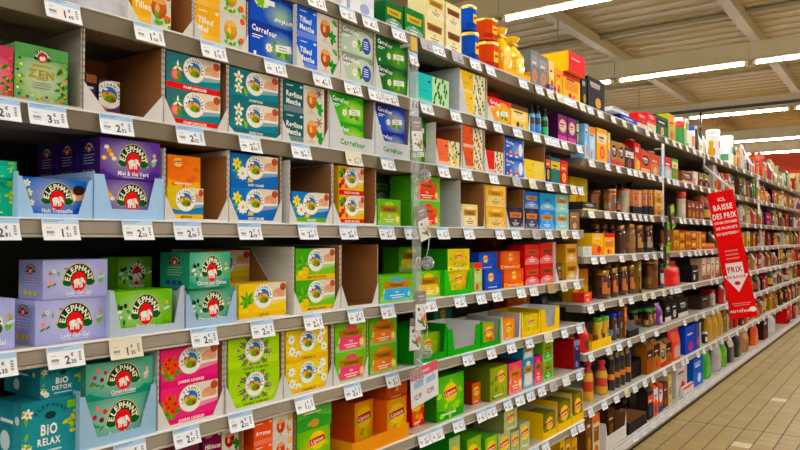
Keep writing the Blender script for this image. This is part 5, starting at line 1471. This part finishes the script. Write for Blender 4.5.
# bottom deck
P('fH', 586, 592, 410, ('plain', '#6a4226', '#7a5030', '#c8923a', 201), 'tall brown coffee box on the deck, near one', d=.12, kind='coffee_box', cat='coffee box')
P('fH', 593, 599.6, 416, ('plain', '#d8c8a0', '#8a5a2a', '#d8742a', 202), 'cream and brown coffee box on the deck', d=.1, kind='coffee_box', cat='coffee box')
K('fH', 606, 626.4, 424, 'white carton with brown coffee bags inside', out='#dcd8d4', inn='#7a5230', d=.22, fh=.98, fw=.06, lip=.5)
for i, (x0, x1) in enumerate(((608, 615), (616, 624))):
    P('fH', x0, x1, 410, ('plain', '#4a2f1c', '#5a3a22', '#a8823a', 203), f'dark brown coffee box inside the white carton, {["near", "far"][i]} one', d=.06, sb=.06 + .08 * i, c=1, kind='coffee_box', cat='coffee box')
K('fH', 629, 647, 423, 'low black and red tray of brown card', out='#231c1a', inn='#a8743e', kind='card_tray', cat='tray', m='kraft', d=.14, fh=.95, fw=.02, lip=.9)
brick('fH', 622, 629, 392, 'black coffee packet with white face', ('plain', '#1f1a18', '#c8c0b0', '#8a3a2a', 205), sb=.2)
for i, (x0, x1, c) in enumerate(((648, 653, '#241d1a'), (653.6, 658, '#d86a3a'), (658.6, 663, '#c85a34'))):
    brick('fH', x0, x1, 388 - 3 * i, f'{["black", "orange", "rust"][i]} coffee packet with blue and white disc', ('plain', c, '#d8d8e0' if i else '#e0641f', '#2a4a8a', 206 + i), sb=.015)
P('fH', 663.6, 668, 384, ('plain', '#5a2f1f', '#6a3a28', '#8a5a3a', 209), 'plain brown coffee box on the deck', d=.09, kind='coffee_box', cat='coffee box')
P('fH', 668.6, 671.6, 376, ('plain', '#d8c8a8', '#a8843a', '#d8b83a', 210), 'cream coffee box on the deck', d=.07, kind='coffee_box', cat='coffee box')
P('fH', 672.6, 687, 366, ('plain', '#c4bdb6', '#cfc8c2', '#c83a34', 221), 'large pale grey box with red fruit picture', d=.1, kind='capsule_box', cat='coffee box', sb=.03)
P('fH', 678, 694, 386, ('plain', '#d8d4d0', '#e0dcd8', '#d8322a', 212), 'low white box with red mark on the deck edge', d=.02, sb=.004, kind='capsule_box', cat='coffee box', h=.06)
P('fH', 691, 703, 361, ('plain', '#2a5ab8', '#3a6ac8', '#e0e0e8', 213), 'blue coffee box on the deck', d=.09, kind='coffee_box', cat='coffee box')
pouch('fH', 704, 714.6, 348, 'bright green coffee bag on the deck', ('#3a9a2c', '#46a834', '#5ab43a'), d=.08, seed=2)
pouch('fH', 715.4, 724, 343, 'silver grey coffee bag on the deck', ('#a8aaac', '#b4b6b8', '#c0a8a8'), d=.07, seed=3)
pouch('fH', 724.4, 728, 342, 'lime green coffee bag on the deck', ('#6ab82c', '#5aa82a', '#3a6a22'), d=.07, seed=4)
pouch('fH', 728.4, 736.6, 334, 'black coffee bag with white flash', ('#201d1c', '#d8d0c4', '#2a2624'), d=.08, seed=6)
pouch('fH', 737.2, 743.6, 333, 'plain black coffee bag on the deck', ('#1c1a19', '#2a2624', '#3a302a'), d=.08, seed=7)
pouch('fH', 744.2, 751, 331, 'tan and brown coffee bag on the deck', ('#a87a4a', '#c8a47a', '#5a3422'), d=.08, seed=8)
pouch('fH', 752.4, 762, 325, 'orange coffee bag on the deck', ('#d8622a', '#c8501f', '#e07a3a'), d=.08, seed=9)
P('fH', 762.6, 768, 320, ('plain', '#3a1f1a', '#4a2822', '#6a3a2a', 216), 'dark brown box on the deck past the orange bag', d=.1, kind='coffee_box', cat='coffee box')
pouch('fH', 769, 780, 314, 'white bag on the deck', ('#c8c8c0', '#d8d8d0', '#b0b8a8'), d=.1, seed=10)
P('fH', 781.4, 790, 309.5, ('plain', '#d03a22', '#c8321f', '#2a1612', 217), 'red box with black disc on the deck', d=.12, kind='coffee_box', cat='coffee box')

# ================================================================== goods past the banner, one by one
PAL = [('brown', '#4a2a18'), ('orange', '#cf5a1c'), ('red', '#a81f1a'), ('cream', '#b8a880'), ('gold', '#9a6c22'), ('black', '#181312'), ('white', '#b4b0a8'), ('green', '#3a7a28'), ('yellow', '#c89a20'), ('rust', '#86341c'), ('purple', '#44285a'), ('tan', '#8a6438')]
ORD = 'first second third fourth fifth sixth seventh eighth ninth tenth eleventh twelfth thirteenth fourteenth fifteenth sixteenth seventeenth eighteenth nineteenth twentieth'.split()
def fill(shelf, px0, weights, hmin, hmax, seed, topped=False):
    r = random.Random(seed)
    run, end = hit(px0, 238, .02)[0], 11.6
    n = {}
    while run < end:
        ci = r.choices(range(len(PAL)), weights)[0]
        cn, cc = PAL[ci]
        acc = PAL[r.randrange(len(PAL))]
        while acc[0] == cn: acc = PAL[r.randrange(len(PAL))]
        kind = r.choices(['box', 'brick', 'pouch', 'jar'], [4, 3, 3, 2])[0]
        w = r.uniform(.09, .17) * (1.0 if run < 8 else 1.25)
        h = r.uniform(hmin, hmax)
        sb = .02 + r.random() * .04
        key = (cn, acc[0], kind)
        n[key] = n.get(key, 0) + 1
        word = {'box': 'biscuit box', 'brick': 'coffee packet', 'pouch': 'snack bag', 'jar': 'lidded jar'}[kind]
        lab = f"{ORD[n[key] - 1]} {cn} {word} with {acc[0]} label past the banner, {WORD[shelf]} shelf"
        var = r.randrange(3)
        if kind == 'box':
            me = box_mesh(.12, .19, .08, ('plain', cc, acc[1], PAL[(ci + 3 + var) % 12][1], 300 + ci * 3 + var), cc, None, True)[0]; base = (.12, .19)
        elif kind == 'brick':
            me = brick_mesh(.09, .2, .07, ('plain', cc, acc[1], PAL[(ci + 5 + var) % 12][1], 400 + ci * 3 + var), cc); base = (.09, .2)
        elif kind == 'pouch':
            me = pouch_mesh(.15, .2, .07, (cc, acc[1], PAL[(ci + 4 + var) % 12][1]), seed=var); base = (.15, .2)
        else:
            k = ('farjar', ci, acc[0])
            if k not in CACHE:
                b = MB(); b.lathe([(.043, 0, cc), (.045, .03, acc[1]), (.045, .11, cc), (.04, .15, cc), (.039, .1502, PAL[(ci + 2) % 12][1]), (.039, .178, PAL[(ci + 2) % 12][1]), (.036, .18, PAL[(ci + 2) % 12][1])], 14, 'plastic')
                CACHE[k] = b.build('jar')
            me = CACHE[k]; base = (.09, .18)
            w = min(w, .1)
        name = {'box': 'biscuit_box', 'brick': 'coffee_packet', 'pouch': 'snack_bag', 'jar': 'coffee_jar'}[kind]
        o = add_obj(name, me); seat(o, run + w / 2, sb + (.045 if kind == 'jar' else 0), ZS[shelf] + .001, r.uniform(-.05, .05))
        o.scale = (w / base[0] * .93, w / base[0] * .93 if kind == 'jar' else 1, h / base[1])
        tag(o, lab, word.split()[-1] if kind != 'box' else 'biscuit box', f'goods past the banner on the {WORD[shelf]} shelf')
        ITEMS.append((shelf, run, run + w, f'{ORD[n[key] - 1]} {cn} {word} past the banner'))
        if kind == 'box' and h < .15 and ZS[shelf] + h * 1.62 < room(shelf, 9) - .03 and r.random() < .5:
            o2 = add_obj(name, me); seat(o2, run + w / 2, sb, ZS[shelf] + .0015 + h, r.uniform(-.05, .05)); o2.scale = (w / base[0] * .9, 1, h * .6 / base[1])
            tag(o2, f"{cn} box with {acc[0]} label lying on the {ORD[n[key] - 1]} such box past the banner, {WORD[shelf]} shelf", 'biscuit box', f'goods past the banner on the {WORD[shelf]} shelf')
        run += w + r.uniform(.004, .03) + (.1 if r.random() < .05 else 0)
#                   brn or red crm gld blk wht grn yel rst pur tan
fill('A', 740, [1, 2, 1, 2, 1, 2, 3, 2, 2, 1, 0, 1], .14, .27, 11)
fill('fB', 711, [1, 2, 1, 2, 2, 2, 3, 1, 2, 1, 0, 2], .13, .2, 12)
fill('fC', 706, [3, 2, 1, 2, 2, 2, 2, 0, 1, 2, 2, 2], .13, .19, 13)
fill('fD', 717, [3, 4, 2, 1, 2, 1, 2, 1, 2, 3, 1, 1], .12, .18, 14)
fill('fE', 721, [3, 2, 3, 2, 2, 3, 2, 0, 2, 2, 1, 2], .12, .18, 15)
fill('fF', 716, [4, 2, 4, 1, 2, 4, 2, 1, 1, 2, 0, 2], .12, .18, 16)
fill('fG', 726, [4, 2, 3, 2, 2, 4, 2, 0, 1, 2, 0, 2], .12, .2, 17)
fill('fH', 792, [4, 2, 3, 2, 2, 4, 2, 0, 1, 2, 0, 2], .12, .22, 18)

# ================================================================== price tags
w_ = lambda xs, pp='w': [(x, None, pp) for x in xs]
tags('A', w_([316, 347.5, 370, 399]) + [(427, None, 'g'), (439, None, 'b'), (458, None, 'g'), (476, None, 'w'), (491, None, 'w'), (524, None, 'w'), (540, None, 'w'), (551, None, 'c'), (561, None, 'c'), (568, None, 'w'), (574, None, 'w'), (583, None, 'c'), (591, None, 'b'), (601, None, 'b'), (614, None, 'w'), (625, None, 'c'), (636, None, 'w'), (648, None, 'w'), (656.5, None, 'w'), (667, None, 'w'), (675, None, 'c'), (681, None, 'w')])
tags('B', [(61, '1.49', 'w'), (148, '1.54', 'w'), (213, '1.55', 'w'), (275, '1.62', 'b')] + w_([322, 353]) + w_([376, 391]) + w_([427, 456, 481, 498, 518], 'b') + w_([537, 549, 556.5, 565]) + w_([580], 'b'))
tags('C', [(-2, '2.15', 'b'), (47, '3.25', 'b'), (116, '2.52', 'b'), (190, '2.52', 'b'), (250, '2.26', 'w'), (301, '0.89', 'b'), (354, '1.15', 'c'), (388, '1.25', 'b'), (444, None, 'b'), (467, None, 'w'), (494, None, 'b'), (517, None, 'g'), (533, None, 'c'), (549.5, None, 'b'), (563, None, 'w'), (574, None, 'c'), (581, None, 'w')])
tags('D', [(-1, '2.81', 'b'), (61, '1.21', 'w'), (138, '2.23', 'w'), (188, '2.58', 'b'), (250, '2.58', 'b'), (308, '2.45', 'b'), (348.5, '2.88', 'b'), (387, '2.15', 'b')] + w_([411, 443, 469, 500, 516], 'b') + [(536, None, 'g'), (549, None, 'w'), (564, None, 'c'), (575.5, None, 'w')])
tags('E', [(-3, '2.35', 'b'), (67, '2.35', 'w'), (127, '1.35', 'c'), (205, '2.52', 'b'), (263, '2.58', 'b'), (313.5, '2.45', 'w'), (356, '2.88', 'b'), (388, '2.15', 'b')] + w_([430, 460, 481, 497], 'b') + w_([521, 533.5]) + [(551, None, 'y'), (563.5, None, 'c'), (576.5, None, 'w')])
tags('F', [(132, '2.25', 'b'), (188, '2.57', 'b'), (242, '2.52', 'b'), (305, '1.22', 'w'), (353, '2.15', 'b'), (393, '2.15', 'b')] + w_([468, 491, 511, 529], 'b') + [(548, None, 'c'), (564, None, 'b'), (579, None, 'b')])
tags('G', w_([424.5, 437, 458.5], 'b') + w_([481, 491, 507.5, 519.5, 530, 541], 'b') + [(552.5, None, 'g'), (565.5, None, 'w'), (578.5, None, 'b')])
tags('H', w_([534.6, 545, 573, 580], 'w'))
def run_tags(shelf, xs, seed, start):
    r = random.Random(seed)
    spec = [(x, None, r.choice('wwwbwc')) for x in xs]
    x = start
    while x < 797:
        spec.append((x, None, r.choice('wwwc'))); x += r.uniform(5.4, 8.5) if x < 760 else r.uniform(4.5, 7)
    tags(shelf, spec)
run_tags('A', [], 1, 688)
run_tags('fB', [592, 608, 619, 630, 636, 641, 649, 653.5, 661, 669, 674.6, 678], 2, 686)
run_tags('fC', [591.5, 607.5, 619.5, 626.5, 634.5, 640.5, 646, 652, 663, 681, 685, 691, 697], 3, 704)
run_tags('fD', [594, 602.5, 621.5, 634, 646, 654.5, 662.5, 681, 689, 695.5, 700, 705.6], 4, 712)
run_tags('fE', [590, 601, 620.5, 630.5, 644, 652.5, 663.5, 671, 675.5, 679, 693.5, 711, 716.5], 5, 724)
run_tags('fF', [590.5, 608, 618.5, 628.5, 642, 655.5, 684, 695.5, 703, 712.5, 717], 6, 726)
tags('fH', [(x, None, 'b') for x in (634, 643, 652, 661, 669, 678, 686, 695, 703, 712, 721, 730)])
run_tags('fG', [590, 603.5, 615.6, 626, 634, 644, 652, 663.6, 673, 682, 686, 697, 703], 7, 710)

# ================================================================== hanging strips, infusers, banner
def wire_ring(b, c, r, ax, n=20, th=.0009):
    pts = []
    for k in range(n + 1):
        a = 2 * math.pi * k / n
        p = [r * math.cos(a), r * math.sin(a), 0]
        q = {'z': (p[0], p[1], 0), 'x': (0, p[0], p[1]), 'y': (p[0], 0, p[1])}[ax] if isinstance(ax, str) else (p[0] * math.cos(ax), p[0] * math.sin(ax), p[1])
        pts.append((c[0] + q[0], c[1] + q[1], c[2] + q[2]))
    b.tube(pts, th, '#c9cbd0', 'chrome', 4)

FR0 = .045                    # the strip hangs this far out in front of the shelf edges
def at_front(px, py, out=FR0):
    return hit(px, py, -out)
run, zt = at_front(412.5, 44); _, zb = at_front(421, 392)
s = MB()
s.box(-.022, .022, -.0006, .0006, zb - zt, 0, '#cfd4d6', .0003, 'clear')
st = add_obj('clip_strip', s.build('clip_strip'), None, (-D0 + FR0, run + .004, zt))
st.rotation_euler = (Matrix.Rotation(math.pi / 2, 3, 'Z') @ Matrix.Rotation(-.028, 3, 'Y')).to_euler()
tag(st, 'clear plastic clip strip hanging down the shelf fronts, holding tea infusers', 'hanging strip')
for k in range(9):
    h = MB(); z = -.07 - k * (zt - zb - .1) / 8
    h.tube([(-.008, -.001, z), (-.008, -.006, z + .02), (.008, -.006, z + .02), (.008, -.001, z)], .0016, '#e4e6e8', 'plastic', 5); add_obj('hook', h.build('hook'), st)
h = MB(); h.box(-.004, .004, -.002, .045, -.004, .004, '#b8b4aa', .001, 'plastic'); h.box(-.016, .016, -.003, 0, -.02, .02, '#d8b23a', .001, 'paper'); add_obj('strip_header', h.build('strip_header'), st)
me, p2 = tag_mesh(PAPER['b'], '2.99', 0)
r0, z0 = at_front(413, 53, FR0 + .006)
o = add_obj('price_tag', me, None, (-D0 + FR0 + .006, r0, z0), math.pi / 2); o.scale = (.62, .8, .95); add_obj('price_print', p2, o)
tag(o, 'small price tag clipped at the head of the clear hanging strip', 'price tag', 'price tags along the top shelf edge')

def infuser(px, py_top, py_split, py_bot, bx, by, desc, lean=0.0, off=.0, bo=.035):
    r0, z0 = at_front(px, py_top, FR0 + .012 + off)
    _, z1 = at_front(px, py_split, FR0 + .012 + off); _, z2 = at_front(px, py_bot, FR0 + .012 + off)
    e = add_obj('tea_infuser', None, None, (-D0 + FR0 + .012 + off, r0, z0)); e.rotation_euler = (0, lean, math.pi / 2)
    e.rotation_euler = Matrix.Rotation(math.pi / 2, 3, 'Z').to_euler() if not lean else (Matrix.Rotation(math.pi / 2, 3, 'Z') @ Matrix.Rotation(lean, 3, 'Y')).to_euler()
    tag(e, desc, 'tea infuser', 'tea infusers on the clear hanging strip')
    w, h = .026, z0 - z2
    hs = z0 - z1
    b = MB(); b.box(-w, w, -.0008, .0008, -hs, 0, '#8f8680', .0003, 'paper'); b.box(-w, w, -.0008, .0008, -h, -hs, '#e6e4e2', .0003, 'paper')
    c = add_obj('backing_card', b.build('backing_card'), e)
    A = Art(2 * w / (h - hs)); W = A.W
    A.ell(W * .28, .8, .08, .07, '#5a4a42', 10); A.ell(W * .26, .38, .06, .06, '#a8402a', 10)
    for k in range(4): A.leaf(W * .6, .25, .3, .12, -30 + 60 * k, '#3f8a34')
    A.ell(W * .85, .42, .12, .2, '#e8642a', 10); A.ell(W * .9, .3, .08, .09, '#f0a83a', 8); A.text('THE', W * .3, .55, .1, '#6a6460')
    p = MB(); A.put(p, 2 * w, h - hs, 'paper', y=-.0008, base=-h)
    B = Art(2 * w / hs); B.rect(B.W * .2, .55, B.W * .6, .1, '#d0cac4'); B.rect(B.W * .3, .3, B.W * .4, .07, '#c4beb8'); B.put(p, 2 * w, hs, 'paper', y=-.0008, base=-hs)
    add_obj('front_print', p.build('front_print'), c)
    rb, zb_ = at_front(bx, by, FR0 + bo + off)
    loc = e.matrix_basis.inverted() @ Vector((-D0 + FR0 + bo + off, rb, zb_))
    R = .0185
    b = MB()
    for k in range(6): wire_ring(b, loc, R, k * math.pi / 6, 16, .0007)
    for t in (-.6, -.3, 0, .3, .6):
        wire_ring(b, (loc[0], loc[1], loc[2] + R * t), R * math.sqrt(1 - t * t), 'z', 16, .0009 if t else .0022)
    add_obj('mesh_ball', b.build('mesh_ball'), e)
    b = MB()
    prev = Vector((w * .3, -.003, -hs - .01)); tgt = Vector(loc) + Vector((0, 0, R))
    for k in range(14):
        t0, t1 = k / 14, (k + .8) / 14
        sag = lambda t: prev.lerp(tgt, t) + Vector((.006 * math.sin(math.pi * t), -.006 * math.sin(math.pi * t), 0))
        b.tube([sag(t0), sag(t1)], .0012, '#c4c6cc', 'chrome', 4)
    add_obj('chain', b.build('chain'), e)
infuser(416, 117, 131, 151, 424.5, 176, 'carded chrome tea infuser ball, topmost on the clear strip', -.1)
infuser(420.5, 205, 220, 241, 427.5, 263, 'carded chrome tea infuser ball, middle one hanging askew', -.28, .004)
infuser(421, 291, 304, 330, 425.5, 352, 'carded chrome tea infuser ball, above the two-price sign', .02, .002)
infuser(415.5, 318, 326, 350, 417.5, 375, 'carded chrome tea infuser ball, lowest on the strip', .05, -.006, .07)
# two-price sign
r0, z0 = at_front(409, 371, .07); r1, _ = at_front(441, 362, .07)
_, z2 = at_front(424, 402, .07); _, z1 = at_front(424, 365, .07)
W_, H_ = r1 - r0, z1 - z2
b = MB(); b.box(-W_ / 2, W_ / 2, -.0008, .0008, 0, H_, '#e3e2e6', .0004, 'paper')
sg = add_obj('price_sign', b.build('price_sign')); sg.location = (-D0 + .07, (r0 + r1) / 2, z2)
sg.rotation_euler = (Matrix.Rotation(math.pi / 2, 3, 'Z') @ Matrix.Rotation(-.07, 3, 'Y') @ Matrix.Rotation(.1, 3, 'Z')).to_euler()
tag(sg, 'white sign with pink head and two prices under the clear strip', 'price sign')
A = Art(W_ / H_); W = A.W
A.rect(0, .72, W, .28, '#e0506a'); A.text('INFUSEUR', W * .42, .82, .1, '#f8e8ea', 0, 'l', .8)
for x in (.1, .55):
    A.rect(W * x, .48, W * .34, .16, '#8fbbe4'); A.text('2.99', W * (x + .06), .18, .2, '#5a5a66', 0, 'l', .8); A.rect(W * x, .2, W * .05, .12, '#a8a8b0')
A.text('ou', W * .75, .66, .08, '#6a6a74'); p = MB(); A.put(p, W_, H_, 'paper', y=-.0008); add_obj('front_print', p.build('front_print'), sg)
b = MB(); b.tube([(0, -.0005, H_ - .004), (-.004, .012, H_ + .012), (-.004, .021, H_ + .016)], .002, '#d8dadc', 'plastic', 6); add_obj('clip', b.build('clip'), sg)

# green coffee packs on their white strip
ra, za = at_front(660.5, 148, .04); rb, zb = at_front(665, 226, .04)
b = MB(); b.box(-.012, .012, -.0015, .0015, zb - za, 0, '#cdd0c6', .0005, 'plastic')
wp = add_obj('hanging_strip', b.build('hanging_strip'), None, (-D0 + .04, (ra + rb) / 2, za), math.pi / 2); wp.rotation_euler = (Matrix.Rotation(math.pi / 2, 3, 'Z') @ Matrix.Rotation(-.03, 3, 'Y')).to_euler()
tag(wp, 'white plastic strip hanging in front of the coffee shelves', 'hanging strip')
b = MB(); b.box(-.028, .028, -.003, -.001, -.05, .03, '#d9dbdd', .001, 'paper'); add_obj('strip_header', b.build('strip_header'), wp)
b = MB(); b.box(-.004, .004, -.001, .045, -.004, .004, '#c8c8c0', .001, 'plastic'); add_obj('clip', b.build('clip'), wp)
for i, (x, yt, yb, ln) in enumerate(((674, 205, 228, -.3), (669, 222, 245, .02), (668, 246, 268, .04))):
    r0, z0 = at_front(x, yb, .06 + .012 * (i == 0)); _, z1 = at_front(x, yt, .06)
    H = z1 - z0; W = .075
    A = Art(W / H); w = A.W
    A.rect(0, 0, w, 1, '#3a2f36'); A.rect(0, .66, w, .34, '#86cf2a'); A.rect(0, 0, w, .12, '#86cf2a'); A.rect(w * .2, .2, w * .4, .16, '#d8d4d0'); A.rect(w * .2, .46, w * .6, .05, '#7a6a72'); A.rect(w * .2, .54, w * .5, .04, '#7a6a72')
    b = MB(); b.box(-W / 2, W / 2, 0, .018, 0, H, '#3a2f36', .003, 'gloss')
    o = add_obj('coffee_sachet', b.build('coffee_sachet')); o.location = (-D0 + .06 + .012 * (i == 0), r0, z0)
    o.rotation_euler = (Matrix.Rotation(math.pi / 2, 3, 'Z') @ Matrix.Rotation(ln, 3, 'Y')).to_euler()
    tag(o, f'green and dark coffee sachet on the white strip, {["uppermost and tilted", "middle", "lowest"][i]}', 'sachet', 'green sachets on the white strip')
    p = MB(); A.put(p, W, H, 'gloss'); add_obj('front_print', p.build('front_print'), o)

# red banner sticking out into the aisle on a white arm
RUNB = 5.3
def cross(px, py):
    d = ray(px, py); t = RUNB / d.y
    return d.x * t, EYE + d.z * t
tl, tr_, br_, bl = cross(707, 194), cross(733, 190.5), cross(757.5, 314), cross(731, 319)
wx = math.hypot(tr_[0] - tl[0], tr_[1] - tl[1]); hx = math.hypot(tl[0] - bl[0], tl[1] - bl[1])
ang = math.atan2(bl[0] - tl[0], tl[1] - bl[1])
b = MB(); b.box(0, wx, 0, .003, 0, hx, '#e0120e', .001, 'card')
bn = add_obj('hanging_banner', b.build('hanging_banner')); bn.location = (bl[0], RUNB, bl[1]); bn.rotation_euler = (0, -ang, 0)
tag(bn, 'long red hanging banner with white lettering jutting into the aisle', 'banner')
A = Art(wx / hx); W = A.W; wt = '#f6eeea'
A.text('ICI,', W * .5, .925, .036, wt, 0, 'c'); A.text('BAISSE', W * .5, .855, .06, wt, 0, 'c', .72); A.text('DES PRIX', W * .5, .785, .06, wt, 0, 'c', .64)
A.text('SUR DES CENTAINES', W * .5, .745, .026, wt, 0, 'c', .62); A.text('DE PRODUITS', W * .5, .7, .028, wt, 0, 'c', .8); A.text('DU QUOTIDIEN !', W * .5, .655, .028, wt, 0, 'c', .7)
for y in (.52, .49, .46): A.rect(W * .25, y, W * .5, .012, '#ee8a84')
A.poly([(W * .2, .42), (W * .8, .42), (W * .8, .34), (W * .95, .34), (W * .5, .2), (W * .05, .34), (W * .2, .34)], wt) if False else None
A.rect(W * .18, .33, W * .64, .1, wt); A.poly([(W * .04, .335), (W * .96, .335), (W * .5, .2)], wt)
A.text('PRIX', W * .5, .358, .06, '#d01a16', 0, 'c', .75); A.text('EN BAISSE', W * .5, .31, .028, '#d01a16', 0, 'c'); A.ell(W * .5, .27, .022, .016, '#d01a16', 10)
A.rect(W * .15, .11, W * .7, .008, '#ee8a84'); A.rect(W * .2, .095, W * .6, .008, '#ee8a84')
A.text('carrefour', W * .42, .045, .036, wt, 0, 'c', .9); A.ell(W * .88, .06, .028, .02, wt, 10)
p = MB(); A.put(p, wx, hx, 'card', x0=0); add_obj('front_print', p.build('front_print'), bn)
arm0, arm1 = cross(712, 166), cross(733, 190)
b = MB(); b.tube([(-D0 + .006, RUNB + .012, arm0[1]), (tr_[0], RUNB + .012, tr_[1] + .004)], .009, '#d9d7d2', 'paint', 6)
b.tube([(-D0 + .006, RUNB + .012, arm0[1]), (-D0 + .006, RUNB + .012, arm0[1] + .1)], .008, '#d9d7d2', 'paint', 6)
o = add_obj('banner_arm', b.build('banner_arm')); tag(o, 'slanting white arm carrying the red banner', 'bracket')
# two small white flags further down the aisle
for i, (x, y0, y1, c) in enumerate(((758, 178, 187, 'upper'), (759, 196, 214, 'lower'))):
    r0, z0 = at_front(x, y1, .05); _, z1 = at_front(x, y0, .05)
    b = MB(); b.box(-.05, .05, 0, .003, 0, z1 - z0, '#d8ccd0', .001, 'paper'); b.box(-.05, .05, -.0006, -.0001, (z1 - z0) * .6, (z1 - z0) * .8, '#d88a90', .0002, 'paper'); b.box(-.004, .004, .003, .046, (z1 - z0) * .9 - .004, (z1 - z0) * .9, '#c8c8c0', .001, 'plastic')
    o = add_obj('shelf_flag', b.build('shelf_flag'), None, (-D0 + .05, r0, z0), math.pi / 2)
    tag(o, f'small pale shelf flag past the red banner, {c} one', 'sign', 'pale shelf flags')
bpy.context.view_layer.update()
